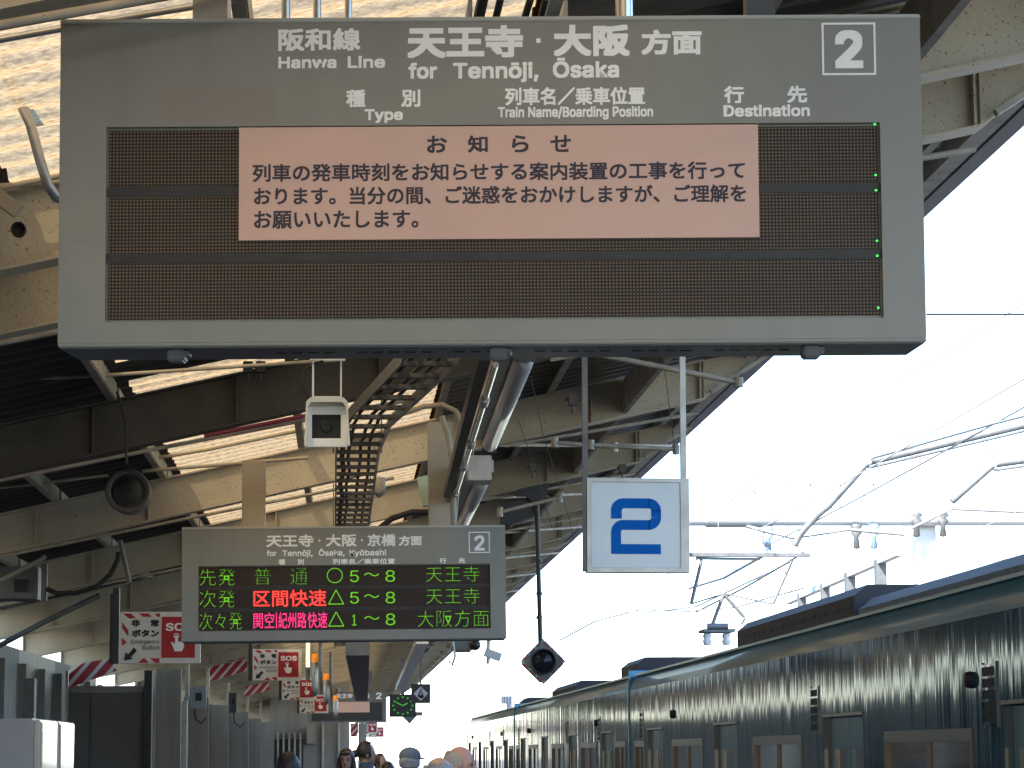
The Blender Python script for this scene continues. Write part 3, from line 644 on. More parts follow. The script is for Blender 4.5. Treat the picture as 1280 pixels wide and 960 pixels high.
# ------------------------------------------------------------------ left side: wall, machines, boxes
def panelbox(nm, x0, y0, x1, y1, Y, th, m, lb, cat, par=None, base=True):
    a = P(x0, y0, Y); b_ = P(x1, y1, Y)
    mb = MB().box((a.x, Y, a.z), (b_.x, Y + th, 0 if base else b_.z))
    return obj(nm, mb, m, par) if par else tag(obj(nm, mb, m), lb, cat)
wl = thing('platform_wall', 'long cream steel panelled wall with posts along the left of the platform', 'wall', (-4.0, 18, 0))
for i in range(62):
    y = -12 + i * 2.0; obj('panel', MB().box((-4.04, y + .01, 0), (-4.0, y + 1.99, 2.88 - (.25 if i > 26 else 0))), (walldark if i % 3 else wallm) if i < 22 else (walldark if i % 4 else whiteb if i % 8 else wallm), wl)  # far panels set pale among dark, added to streak the train's reflection
for i in range(56): obj('post', MB().box((-3.99, 8 + i * 2.0 - .04, 0), (-3.9, 8 + i * 2.0 + .04, 2.7)), wallm, wl)
ps = thing('partition_screen', 'dark two-leaf partition facing the camera left of the pale pillar', 'partition', P(133, 960, 36))
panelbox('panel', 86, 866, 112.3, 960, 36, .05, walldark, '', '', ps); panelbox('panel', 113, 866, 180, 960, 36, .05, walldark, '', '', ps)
obj('top_rail', MB().box(P(85, 857.5, 35.98), P(181, 865.7, 36.06)), wallm, ps)
obj('post', MB().box(P(82, 838, 35.9), (P(85.5, 900, 36).x, 36.0, 0)), galv, ps)
obj('post', MB().box(P(180.5, 838, 35.9), (P(190, 900, 36).x, 36.1, 0)), dark, ps)
for i, (x0, x1, yt, Y, m, nm, lb) in enumerate(((195, 225, 836, 38, wallm, 'pillar', 'pale broad pillar directly below the nearest emergency sign'), (191.2, 193.6, 838, 37.6, steelshine, 'pipe', 'thin shiny pipe at the left edge of the pale broad pillar'), (226.5, 233, 876, 39, galv, 'drain_pipe', 'light grey drain pipe right of the pale broad pillar'),
        (29, 41, 848, 25.2, galvd, 'pillar', 'grey steel pillar behind the vending machines'))):
    panelbox(nm, x0, yt, x1, 960, Y, .18 if x1 - x0 > 5 else .06, m, lb, nm.replace('_', ' '))
w2 = thing('side_wall', 'row of pale wall bays with upright posts receding behind the second board', 'wall', (-2.75, 40, 0))
seq = [(234, 40.5), (259.5, 48), (285, 58), (310, 70), (326, 80)]
for k, (x, Y) in enumerate(seq):
    a = P(x, 860, Y); nx = P(seq[k + 1][0] if k + 1 < len(seq) else 342, 860, Y)
    obj('panel', MB().box((a.x, Y, 0), (nx.x + .02, Y + .08, zb(-2) - .9 + .02 * k)), wallm, w2)
    obj('post', MB().box((a.x - .03, Y - .06, 0), (a.x + .03, Y - .001, zb(-2) - .2)), galv, w2)
# building at the end
bl = thing('platform_building', 'pale concrete platform building with a barred dark window', 'building', P(390, 960, 82))
a = P(338, 862, 82); b_ = P(437, 862, 82)
obj('wall', MB().box((a.x, 82, 0), (b_.x, 92, 3.9)), wallm, bl)
a = P(344, 924, 81.9); b_ = P(379, 960, 81.9)
wn = obj('window', MB().box((a.x, 81.93, .6), (b_.x, 81.999, a.z)), lens, bl)
for k in range(5): x = a.x + (b_.x - a.x) * (k + .5) / 5; obj('bar', MB().box((x - .03, 81.84, .5), (x + .03, 81.9, a.z + .2)), galv, wn)
obj('meter_box', MB().box(P(383, 909, 81.6), P(394, 930, 81.99), .02), wallm, bl)
for x in (404, 424): a = P(x, 905, 81.9); obj('pilaster', MB().box((a.x - .04, 81.85, 0), (a.x + .04, 81.999, 3.6)), galv, bl)
# bright end pillar pieces
for x0, x1, yt, lb in ((425, 432, 904, 'narrow pale post at the right end of the platform building'), (448, 458, 905, 'pale far pillar right of the upright striped board')):
    panelbox('pillar', x0, yt, x1, 960, 86, .2, wallm, lb, 'pillar')
# switch boxes
for x0, y0, x1, y1, Y, m, lb in ((237, 859, 258, 886, 39.9, mat('blue_grey_box', (.24, .28, .31), .45), 'blue grey switch box with a dark window on the side wall'), (286, 866, 296, 891, 57, dark, 'small black box with cables on the side wall')):
    a = P(x0, y0, Y); o = thing('switch_box', lb, 'switch box', a)
    obj('case', MB().box(P(x0, y0, Y), P(x1, y1, Y + .12), .01), m, o); obj('window', MB().box(P(x0 + 7, y0 + 7, Y - .012), P(x1 - 6, y1 - 10, Y - .001)), lens, o)
    obj('cable', MB().tube([P(x0 + 6, y1, Y), P(x0 + 7, y1 + 12, Y), P(x0 + 14, y1 + 18, Y), P(x0 + 20, y1 + 12, Y)], .015, 6), rubber, o)
# vending machines
vside = mat('machine_side', (.50, .50, .53), .35, noise=(2, .9)); vfront = mat('machine_front', (.75, .72, .66), .12, coat=.5, noise=(3, .8))
vx = P(42, 898, 19).x; mglare = mat('machine_glass_glare', (.62, .60, .52), .08, coat=1, noise=(4, .55))  # cream glare on the glass put into its base colour
for k, (y, lb) in enumerate(((19.0, 'near white vending machine, its flat side towards the camera'), (20.25, 'second vending machine, showing only its glossy front beside the first'))):
    o = thing('vending_machine', lb, 'vending machine', (vx, y, 0), 'vending machines at the left wall')
    zt = P(42, 898, 19).z
    obj('body', MB().box((vx - .75, y, 0), (vx, y + 1.15, zt), .01), vside, o)
    obj('front_door', MB().box((vx + .002, y + .02, .05), (vx + .05, y + 1.13, zt - .01), .008), vfront, o)
    g = obj('display_window', MB().box((vx + .051, y + .12, .95), (vx + .056, y + 1.03, zt - .10)), mglare, o)
    obj('side_strip', MB().box((vx + .051, y + .03, .3), (vx + .058, y + .09, zt - .03)), galv, o)
# upper-left clutter
def pipe(name, pts, r, m, lb, cat='pipe', n=10): return tag(obj(name, MB().tube(pts, r, n), m), lb, cat)
pipe('bent_pipe', [P(-25, 30, 9.3), P(0, 78, 9.3), P(20, 118, 9.3), P(38, 155, 9.3), P(50, 200, 9.3), P(60, 232, 9.32), P(70, 246, 9.35), P(84, 252, 9.5)], .019, galv, 'bent grey steel pipe curving down at the left of the large board', n=12)
pipe('roof_conduit', [P(-20, 240, 9.9), P(30, 229, 9.9), P(110, 213, 9.9)], .012, cream, 'upper cream conduit left of the large board')
pipe('roof_conduit', [P(-20, 234, 9.95), P(30, 231, 9.95), P(110, 225, 9.95)], .012, cream, 'lower cream conduit left of the large board')
pipe('roof_conduit', [P(-20, 53, 8.2), P(75, 36, 8.2), P(300, -2, 8.2)], .012, galv, 'dark grey conduit crossing the bright roof sheets above the board')
tag(obj('bracket_arm', MB().bar(P(-20, 233, 9.6), P(24, 265, 9.6), .05, .055), cream), 'pale square bracket arm ending beside a drilled hole in the rafter', 'bracket')
h = P(25, 290, 9.99)
tag(obj('bolt_hole_ring', MB().lathe(h + Vector((0, -.03, 0)), (0, -1, 0), [(0, .03), (.03, .03), (.03, .026), (.002, .024), (.002, .0001)], 18), black), 'black round opening in the pitted rafter at left', 'opening')
tag(obj('support_arm', MB().bar(P(-20, 24, 8.0), P(170, -10, 8.0), .08, .07), cream), 'broad cream support arm crossing above the left end of the board', 'support arm')
pipe('stub_pipe', [P(80, -20, 7.6), P(90, 12, 7.6)], .022, galv, 'short grey pipe stub above the left corner of the board', n=14)
pipe('sagging_cable', [P(-20, 561, 15.4), P(60, 556, 15.4), P(150, 549, 15.4), P(240, 539, 15.4), P(330, 525, 15.4), P(400, 512, 15.4)][:0] or [P(-20, 475, 15.3), P(75, 472, 15.3), P(150, 468, 15.3), P(300, 458, 15.3), P(420, 450, 15.3)], .012, purl, 'long thin cable crossing beneath the left of the large board', 'cable', 6)
pipe('sagging_cable', [P(-20, 612, 19.6), P(60, 603, 19.6), P(135, 594, 19.6)], .012, cream, 'short pale conduit left of the round loudspeaker', 'cable', 6)
pipe('roof_conduit', [P(186, 574, 19.8), P(260, 562, 19.8), P(380, 537, 19.8)], .014, cream, 'upper of two sunlit conduits right of the round loudspeaker')
pipe('roof_conduit', [P(178, 589, 19.75), P(300, 579, 19.75), P(385, 572, 19.75)], .014, cream, 'lower of two sunlit conduits right of the round loudspeaker')
pipe('magenta_conduit', [P(255, 545, 15.9), P(385, 519, 15.9)], .013, mat('magenta', (.25, .03, .06), .5), 'dull magenta conduit along the dark rafter beside the camera')
pipe('hanging_cable', [P(146, 490, 15.9), P(150, 500, 15.9), P(157, 530, 15.9), P(158, 580, 15.9)], .009, rubber, 'black cable hanging down over the dark rafter', 'cable', 6)
pipe('looped_cable', [P(58, 736, 23), P(72, 742, 23), P(95, 741, 23), P(120, 734, 23), P(138, 718, 23), P(147, 700, 23), P(148, 690, 23)], .022, rubber, 'thick black cable looping below the rafter at far left', 'cable', 8)
pipe('diagonal_pipe', [P(150, 676, 23), P(162, 728, 23)], .022, galvd, 'short slanted grey pipe right of the looped cable')
pipe('diagonal_pipe', [P(-20, 736, 22.4), P(50, 700, 22.4), P(57, 695, 22.4)], .02, cream, 'pale pipe rising to the rafter at the left edge')
pipe('diagonal_pipe', [P(-10, 812, 27), P(60, 775, 27), P(125, 744, 27)], .03, galvd, 'long dark pipe slanting up to the post of the nearest emergency sign')
tag(obj('sign_post', MB().box(P(138, 742, 21.3), P(148, 830, 21.4)), dark), 'dark upright post at the left edge of the nearest emergency sign', 'post')
o = thing('ceiling_heater', 'dark blue grey ceiling unit with square window at the left edge', 'ceiling unit', P(30, 730, 23.3))
obj('case', MB().box(P(-10, 708, 23.2), P(55, 752, 23.7), .01), galvd, o); obj('window', MB().box(P(18, 724, 23.15), P(34, 740, 23.19)), black, o); obj('strap', MB().box(P(52, 705, 23.1), P(59, 752, 23.15)), galvd, o)
# curved arms above second board
pipe('curved_conduit', [P(500, 518, 18.2), P(530, 508, 18.2), P(553, 506, 18.2), P(570, 514, 18.2), P(578, 530, 18.2), P(580, 560, 18.2), P(572, 600, 18.4), P(568, 650, 18.7)], .02, cream, 'cream conduit arching over the right hanger post of the second board')
pipe('curved_conduit', [P(470, 664, 19.6), P(490, 648, 19.6), P(515, 640, 19.6), P(545, 640, 19.6), P(562, 650, 19.6)], .024, rubber, 'black conduit arching just above the top of the second board')
pipe('curved_conduit', [P(552, 520, 18.4), P(560, 545, 18.4), P(566, 580, 18.4), P(567, 655, 18.6)], .022, purl, 'tan cable running down the right hanger post')
tag(obj('pale_green_box', MB().bar(P(528, 596, 20.2), P(536, 632, 20.2), .09, .09), mat('mint_paint', (.33, .43, .36), .5)), 'small mint green box tilted beside the right hanger post', 'box')
o = thing('hanging_lamp_holder', 'small cylindrical holder hanging from a rafter right of the cable ladder', 'lamp holder', P(474, 600, 20.4))
obj('body', MB().lathe(P(474, 597, 20.4), (0, 0, -1), [(0, .02), (.0, .05), (.12, .05), (.14, .03), (.16, .01)], 12), purl, o)
# steel plates catching light on the right and clamps
for k, (a, b_, Y, lb) in enumerate((((733, 440), (923, 478), 13.6, 'long pale tie rod below the right half of the large board'), ((693, 553), (768, 559), 18.2, 'short pale tie rod behind the dark pole of the blue 2 sign'), ((738, 556), (845, 562), 17.5, 'pale tie rod behind the blue 2 sign hangers'), ((625, 640), (700, 622), 22.5, 'pale tie rod crossing behind the diamond signal bracket'))):
    g = MB().tube([P(*a, Y), P(*b_, Y)], .016, 8); 
    for e in (a, b_): g.tube([P(e[0], e[1] - 6, Y), P(e[0], e[1] + 6, Y)], .026, 8)
    tag(obj('tie_rod', g, purl), lb, 'tie rod', 'tie rods under the canopy')
for k, (x, y, Y, lb) in enumerate(((716, 503, 16, 'small rusty pipe clamp left of the dark sign pole'), (666, 587, 20.6, 'small rusty pipe clamp above the signal bracket'), (310, 462, 15.9, 'dark left clamp on the underside of the dark rafter'), (326, 462, 15.9, 'dark right clamp on the underside of the dark rafter'), (778, 588, 20.7, 'small rusty clamp just above the blue 2 sign'))):
    c = P(x, y, Y); g = MB().box(c + Vector((-.03, -.03, -.02)), c + Vector((.03, .03, .05)), .004).tube([c + Vector((-.045, 0, .02)), c + Vector((.045, 0, .02))], .012, 8).tube([c + Vector((.0, 0, -.07)), c + Vector((.0, 0, .0))], .008, 8)
    tag(obj('pipe_clamp', g, shade_brown if k != 2 and k != 3 else dark), lb, 'clamp', 'pipe clamps')
for k, (pts, Y) in enumerate((([(663, 470), (678, 540), (712, 650), (722, 700)], 16), ([(648, 525), (670, 590), (690, 660)], 18), ([(829, 445), (838, 520), (845, 572)], 14))):
    pipe('thin_wire', [P(a, b_, Y) for a, b_ in pts], .0022, rubber, ('thin dark wire falling right of the fluorescent battens', 'thin dark wire falling left of the signal pole', 'thin dark wire between the hangers of the blue 2 sign')[k], 'wire', 4)
# eave-end fittings far
o = thing('floodlight', 'pale floodlight hanging past the canopy edge below the second board', 'floodlight', P(618, 815, 40))
c = P(618, 818, 40); obj('head', MB().bar(P(606, 815, 40), P(626, 822, 40), .14, .13), mat('flood_grey', (.5, .52, .52), .4), o); obj('stem', MB().tube([P(611, 800, 40), P(610, 830, 40)], .03, 8), galv, o)
o = thing('floodlight', 'dark rounded lamp head under the canopy edge right of the distant light row', 'floodlight', P(575, 808, 36))
obj('head', MB().box(P(565, 801, 36), P(590, 816, 36.3), .03), galvd, o); obj('bulb', MB().ell(P(594, 806, 36), (.08, .1, .08), 8), dark, o); obj('stem', MB().tube([P(566, 802, 36), P(569, 820, 36), P(565, 832, 36), P(561, 826, 36)], .02, 6), galv, o)
# ------------------------------------------------------------------ train
teal = mat('teal_body_paint', (.012, .070, .120), .08, 0, noise=(.8, .85), bump=(1, .4, .016, (.35, 4.5, .12)), coat=0, spec=.3)
teal_roof = mat('teal_shoulder', (.035, .16, .22), .36, noise=(2, .85), bump=(1, .3, .01, (.5, 3, 1)), coat=.3)  # paler than the body paint: skylight on the shoulder put into the colour
roofm = mat('train_roof_canvas', (.17, .20, .22), .8, noise=(20, .7), bump=(70, .5))
winfr = mat('window_frame_bronze', (.12, .09, .075), .3, .2)
glassd = mat('train_glass', (.05, .045, .04), .06, spec=.9, coat=1)
acm = mat('cooler_black', (.022, .020, .026), .6); acl = mat('cooler_grey', (.20, .225, .24), .7, noise=(25, .75), bump=(60, .5))
cyan = mat('light_blue_trim', (.10, .42, .62), .35)
SX = 3.25
def prof(k=1.0, dz=0):
    pts = [(3.25, 2.30), (3.262, 2.36), (3.285, 2.42), (3.32, 2.46), (3.45, 2.50), (3.75, 2.57), (4.2, 2.64), (4.7, 2.67)]
    full = pts + [(9.4 - x, z) for x, z in pts[-2::-1]]
    dz += .03
    return [(4.7 + (x - 4.7) * k, z - dz) for x, z in full]
def car(y0, ln, label, acs, cab=False, doors=(2.6, 7.4, 12.6, 17.6)):
    o = thing('train_car', label, 'train car', (4.7, y0, 0), 'cars of the teal train')
    z0, z1 = -.05, 2.27
    wins = []; 
    for a, b_ in zip(doors[:-1], doors[1:]): wins.append(((a + b_) / 2 - 1.1, (a + b_) / 2 + 1.1))
    wins.append((.45, doors[0] - .95)); wins.append((doors[-1] + .95, ln - .45))
    holes = [(a, b_, .85, 1.705) for a, b_ in wins] + [(d - .66, d + .66, z0, 1.81) for d in doors]
    ys = sorted({0, ln} | {h[0] for h in holes} | {h[1] for h in holes}); zs = sorted({z0, z1, .85, 1.705, 1.81})
    for side, X, s in (('near', SX, -1), ('far', 6.15, 1)):
        mb = MB()
        for i in range(len(ys) - 1):
            for j in range(len(zs) - 1):
                ym, zm = (ys[i] + ys[i + 1]) / 2, (zs[j] + zs[j + 1]) / 2
                if s < 0 and any(h[0] < ym < h[1] and h[2] < zm < h[3] for h in holes): continue
                mb.add([(X, y0 + ys[i], zs[j]), (X, y0 + ys[i + 1], zs[j]), (X, y0 + ys[i + 1], zs[j + 1]), (X, y0 + ys[i], zs[j + 1])], [(0, 1, 2, 3)])
        if s < 0:
            for h in holes:      # reveals
                for (ya, za), (yb, zb_) in (((h[0], h[2]), (h[1], h[2])), ((h[1], h[2]), (h[1], h[3])), ((h[1], h[3]), (h[0], h[3])), ((h[0], h[3]), (h[0], h[2]))):
                    mb.add([(X, y0 + ya, za), (X, y0 + yb, zb_), (X + .07, y0 + yb, zb_), (X + .07, y0 + ya, za)], [(0, 1, 2, 3)])
        obj('body_side', mb, teal, o)
    rings = [(0, 1.0, 0), (ln - 1.2, 1, 0), (ln - .6, .985, .03), (ln - .2, .95, .12), (ln, .90, .26)] if cab else [(0, .985, .02), (.08, 1, 0), (ln - .08, 1, 0), (ln, .985, .02)]
    for nm, lo, hi, m in (('roof_shoulder', 0, 4, teal_roof), ('roof', 3, 12, roofm), ('roof_shoulder', 11, 15, teal_roof)):
        vs = []; fs = []; n = hi - lo
        for yy_, k, dz in rings: vs += [(x, y0 + yy_, z) for x, z in prof(k, dz)[lo:hi]]
        for i in range(len(rings) - 1):
            for j in range(n - 1): fs.append((i * n + j, i * n + j + 1, (i + 1) * n + j + 1, (i + 1) * n + j))
        obj(nm, MB().add(vs, fs, True), m, o)
    obj('rain_gutter', MB().box((3.295, y0 + .02, 2.432), (3.33, y0 + ln - (1.2 if cab else .02), 2.452)), mat('gutter_highlight', (.45, .58, .62), .25), o)  # bright roof-edge highlight put into the gutter's pale colour
    for yy_ in (0.001, ln - .001): obj('end_wall', MB().box((3.26, y0 + yy_ - .01, z0), (6.14, y0 + yy_ + .01, 2.42 if not (cab and yy_ > 1) else 2.2)), teal_roof, o)
    obj('corner_trim', MB().box((3.238, y0 + .0, 0), (3.30, y0 + .07, 2.40)), cyan, o)
    obj('corner_trim', MB().box((3.25, y0 - .03, 2.40), (3.6, y0 + .05, 2.50)), cyan, o)
    obj('interior', MB().box((3.45, y0 + .1, 0), (6.1, y0 + ln - .1, 2.1)), dark, o)
    for a, b_ in wins:
        ya, yb = y0 + a, y0 + b_
        if yb - ya < .3: continue
        f = MB(); fx0, fx1 = SX - .006, SX + .05
        f.box((fx0, ya + .001, 1.635), (fx1, yb - .001, 1.703), .004); f.box((fx0, ya + .001, .852), (fx1, yb - .001, .90), .004); f.box((fx0, ya + .001, .90), (fx1, ya + .06, 1.635)); f.box((fx0, yb - .06, .90), (fx1, yb - .001, 1.635)); f.box((fx0 + .01, (ya + yb) / 2 - .025, .90), (fx1, (ya + yb) / 2 + .025, 1.635))
        w_ = obj('window', f, winfr, o); obj('pane', MB().box((SX + .02, ya + .06, .90), (SX + .03, yb - .06, 1.635)), glassd, w_)
    for d in doors:
        yd = y0 + d
        for s in (-1, 1):
            f = MB(); a, b_ = sorted((yd + s * .004, yd + s * .655)); wa, wb = sorted((yd + s * .10, yd + s * .55)); X = SX + .045
            f.box((X, a, z0), (X + .03, b_, .95)); f.box((X, a, 1.60), (X + .03, b_, 1.805)); f.box((X, a, .95), (X + .03, wa, 1.60)); f.box((X, wb, .95), (X + .03, b_, 1.60))
            dl = obj('door', f, teal_roof, o); obj('pane', MB().box((X + .008, wa, .95), (X + .016, wb, 1.60)), glassd, dl)
        obj('door_rail', MB().box((SX - .009, yd - .68, 1.812), (SX + .01, yd + .68, 1.832)), winfr, o)
    for d in (doors[0] + .8, doors[1] + .85, doors[-1] + 1.1):
        yv = y0 + d; v = MB(); X = SX - .009
        for k in range(6): v.box((X, yv - .02, 1.715 + k * .058), (X + .022, yv + .24, 1.728 + k * .058))
        v.box((X, yv - .04, 1.70), (X + .04, yv - .02, 2.03)); v.box((X, yv + .24, 1.70), (X + .04, yv + .26, 2.03)); lv = obj('vent', v, teal, o); obj('slot_recess', MB().box((SX - .004, yv - .02, 1.715), (SX - .001, yv + .24, 2.01)), black, lv)
    for d in (3.9, 16.1):
        obj('side_lamp', MB().lathe((SX, y0 + d, 1.95), (-1, 0, 0), [(0, .045), (.03, .04), (.035, .001)], 12), dark, o)
    for (a, b_, h, m) in acs:
        mb = MB(); hh = EYE + h; bx0, bx1 = 3.72, 5.68
        poly = [(bx0, 2.53), (bx0, hh - .08), (bx0 + .1, hh), (bx1 - .1, hh), (bx1, hh - .08), (bx1, 2.53)]
        mb.prism(poly, y0 + a, y0 + b_); u = obj('air_conditioner', mb, m, o)
        g = MB()
        for k in range(int((b_ - a) / .5) if m is acm else 0): obj('grille', MB().box((bx0 - .006, y0 + a + .1 + k * .5, 2.62), (bx0 - .001, y0 + a + .4 + k * .5, hh - .14)), black, u)
    for i in range(2):
        g = MB().tube([(4.2, y0 + ln - 2.6 - i * .6, 2.62), (4.2, y0 + ln - 2.6 - i * .6, 2.82)], .06, 10); obj('roof_insulator', g, ceram, o)
    obj('underframe', MB().box((3.4, y0 + .5, -.6), (6.0, y0 + ln - .5, -.06)), dark, o)
    return o
car(9.3, 19.95, 'nearest teal train car, filling the lower right corner', [(.6, 9.1, 1.08, acl), (9.25, 14.9, 1.19, acm)])
car(29.3, 19.95, 'second teal train car beyond the light blue corner strip', [(3.2, 5.2, 1.17, acm), (12.1, 16.8, 1.12, acm)])
car(49.3, 19.2, 'leading teal train car with rounded roof end, farthest away', [(4, 5.5, 1.1, acm)], True)
for y in (29.27, 49.27): tag(obj('gangway_bellows', MB().box((4.1, y - .02, 0), (5.3, y + .02, 2.3)), rubber), 'black bellows between the %s train cars' % ('nearest two' if y < 40 else 'far two'), 'gangway')
# pantograph
pg = thing('pantograph', 'folding pantograph with wide collector head on the roof of the second car', 'pantograph', (4.75, 30.6, 2.75))
Y = 30.5
obj('collector_head', MB().bar(P(862, 693.5, Y), P(1012, 694, Y), .12, .045).bar(P(870, 698, Y), P(950, 699, Y), .05, .03), galvd, pg)
g = MB()
for a, b_ in (((877, 700), (864, 755)), ((990, 700), (966, 755)), ((905, 742), (890, 782)), ((904, 742), (931, 772)), ((931, 772), (926, 780))): g.tube([P(*a, Y), P(*b_, Y)], .022, 8)
g.tube([P(864, 755, Y), P(905, 742, Y), P(966, 755, Y)], .012, 6)
obj('arm', g, galvd, pg)
g = MB().box(P(880, 786, Y), P(912, 792, Y + .5)); g.tube([P(884, 783, Y), P(910, 783, Y)], .04, 8); obj('base_frame', g, galvd, pg)
for x in (884, 908): obj('insulator', MB().lathe(P(x, 792, Y + .1), (0, 0, -1), [(0, .04), (.03, .06), (.06, .04), (.09, .06), (.14, .04)], 10), ceram, pg)
# ------------------------------------------------------------------ overhead line
pale = mat('galvanised_sunlit', (.62, .62, .63), .45, .3)  # sunlit wash-out put into the colour, paler than plain galvanised
for x, lb in ((4.85, 'over the teal train'), (9.2, 'over the far track')):
    o = thing('overhead_wire', 'contact wire and messenger wire %s' % lb, 'overhead line', (x, 12, 5))
    obj('contact_wire', MB().tube([(x + (.15 if k % 2 else -.15), 6 + k * 22, EYE + 2.62) for k in range(7)], .006, 6), pale, o)
    pts = []
    for k in range(6):
        for j in range(8): u = j / 8; pts.append((x + (.15 if k % 2 else -.15) * (1 - 2 * u), 6 + (k + u) * 22, EYE + 3.6 - .45 * 4 * u * (1 - u) + .0))
    obj('messenger_wire', MB().tube(pts, .005, 6), pale, o)
    for k in range(24):
        q = pts[2 * k]; obj('dropper', MB().tube([q, (q[0], q[1], EYE + 2.62)], .003, 4), pale, o)
gt = thing('gantry', 'pale steel overhead line gantry crossing the tracks beyond the blue 2 sign', 'gantry', P(1160, 646, 42))
Y = 42
obj('beam', MB().tube([P(700, 647, Y), P(1360, 647, Y)], .14, 14), pale, gt)
obj('beam_sleeve', MB().tube([P(882, 647, Y - .0), P(965, 647, Y)], .165, 14), mat('sleeve_grey', (.34, .35, .35), .5), gt)
obj('mast', MB().box(P(1143, 560, Y + .18), (P(1170, 560, Y).x, Y + .6, -1.2)), pale, gt)
for x in (1007, 1045, 1086):
    g = MB(); g.tube([P(x - 6, 636, Y), P(x - 6, 600, Y), P(x + 6, 600, Y), P(x + 6, 636, Y)], .022, 6); g.box(P(x - 5, 601, Y - .05), P(x + 5, 606, Y + .05)); obj('insulator_hoop', g, galv, gt)
for x, y in ((1070, 655), (1092, 655), (960, 658), (1145, 640), (1178, 640)):
    obj('clamp', MB().lathe(P(x, y, Y - .1), (0, 0, -1), [(0, .06), (.05, .11), (.1, .05), (.15, .1), (.22, .04), (.4, .06), (.42, .001)], 10), mat('clamp_blue', (.22, .30, .38), .5) if x in (1092, 960) else galvd, gt)
for k, (pts, Y, lb) in enumerate((([(1300, 527), (1085, 578), (1036, 632), (1020, 645), (1000, 668), (993, 682)], 34, 'long cantilever tube bending down left to the gantry'), ([(1300, 573), (1242, 581), (1190, 627)], 36, 'short cantilever tube at the right edge above the train'))):
    o = thing('cantilever_arm', lb, 'cantilever', P(*pts[0], Y)); obj('tube', MB().tube([P(a, b_, Y) for a, b_ in pts], .05, 10), galvd, o); obj('stay_tube', MB().tube([P(a, b_ + 7, Y) for a, b_ in pts[:2]], .02, 8), galvd, o)
    a = pts[1]; obj('insulator', MB().lathe(P(a[0], a[1] + 3, Y), (0, 0, 1), [(0, .05), (.05, .08), (.1, .05), (.16, .09), (.2, .02)], 12), ceram, o); obj('cap', MB().box(P(a[0] - 8, a[1] - 20, Y), P(a[0] + 8, a[1] - 16, Y + .1)), galv, o)
pipe('span_wire', [P(1300, 498, 30), P(1210, 548, 32), P(1060, 630, 36), P(960, 682, 40)], .011, galvd, 'thin span wire sloping from the upper right down to the pantograph', 'wire', 6)
pipe('span_wire', [P(870, 765, 45), P(930, 735, 42), P(985, 703, 40), P(1005, 690, 39)], .018, galvd, 'slanting support wire behind the pantograph arms', 'wire', 6)
pipe('span_wire', [P(860, 764, 40), P(920, 759, 40), P(1005, 735, 38)], .014, galvd, 'dark wire running just above the roof of the nearest car', 'wire', 6)
pipe('span_wire', [P(735, 776, 60), P(770, 762, 60), P(800, 767, 60)], .03, pale, 'small far wire above the middle of the train', 'wire', 6)
pipe('span_wire', [P(1158, 393, 14), P(1300, 393, 14)], .006, galvd, 'thin level wire right of the large board', 'wire', 6)
for k, (x, y, w_) in enumerate(((1100, 700, 13), (1062, 716, 12), (1031, 730, 10), (1002, 742, 9))):
    p = PX(x, y, 8.0); r_ = w_ / FPX * p.y / 2
    tag(obj('far_post', MB().box((8 - r_, p.y - .1, -1.2), (8 + r_, p.y + .1, p.z)), galvd), ('rightmost and tallest', 'second from the right', 'third from the right', 'leftmost and shortest')[k] + ' of four pale posts behind the train roof', 'post', 'pale posts behind the train')
a, b_ = PX(1125, 690, 8.0), PX(985, 752, 8.0)
tag(obj('far_rail', MB().bar(a, b_, .12, .1), pale), 'pale sloping rail joining the four posts behind the train', 'rail')
tag(obj('far_crossbeam', MB().box(P(525, 884, 130), P(602, 888, 131)), pale), 'thin level far crossbeam between the canopy and the train', 'crossbeam')
g = MB()
for x in (628, 631.5, 635, 638.5): g.tube([P(x, 880, 58), P(x, 870, 58)], .035, 6)
tag(obj('roof_fins', g, pale), 'row of four tiny pale fins on the far train roof', 'fins')
extra = [([(862, 735, 48), (905, 722, 44), (962, 690, 40)], .03, 'thick pale wire rising from the left to the gantry'), ([(1300, 515, 30), (1240, 530, 31), (1085, 574, 34)], .02, 'thin wire just above the long cantilever tube'),
    ([(800, 767, 60), (870, 758, 52), (960, 716, 46)], .02, 'distant wire curving up right of the blue 2 sign'), ([(700, 800, 70), (745, 776, 66), (800, 762, 60), (862, 764, 56)], .025, 'lowest distant wire above the far train roof'),
    ([(958, 660, 42), (952, 672, 42), (958, 684, 42)], .03, 'short hanging loop under the gantry beam'), ([(912, 625, 42), (935, 608, 42), (946, 617, 42)], .03, 'small slanted stay above the gantry beam'),
    ([(930, 657, 42), (990, 672, 41), (1060, 662, 41), (1130, 668, 41)], .035, 'wavy pale feeder cable below the gantry beam'), ([(1280, 640, 40), (1190, 636, 40), (1140, 660, 40)], .03, 'pale cable joining the gantry mast'),
    ([(862, 520, 60), (930, 566, 60)], .015, 'very faint far wire high over the gantry')]
for pts, rr, lb in extra: pipe('feeder_wire', [P(*q) for q in pts], rr, galv, lb, 'wire', 6)
for x, y0, y1, lb in ((948, 592, 625, 'leftmost thin far pole over the gantry'), (985, 596, 640, 'second thin far pole over the gantry'), (1130, 540, 640, 'tallest thin far pole over the gantry')):
    tag(obj('far_pole', MB().tube([P(x, y0, 70), P(x, y1, 70), (P(x, y1, 70).x, 70, -1.2)], .06, 8).box(P(x - 5, y0, 69.9), P(x + 5, y0 + 4, 70.1)), pale), lb, 'pole')
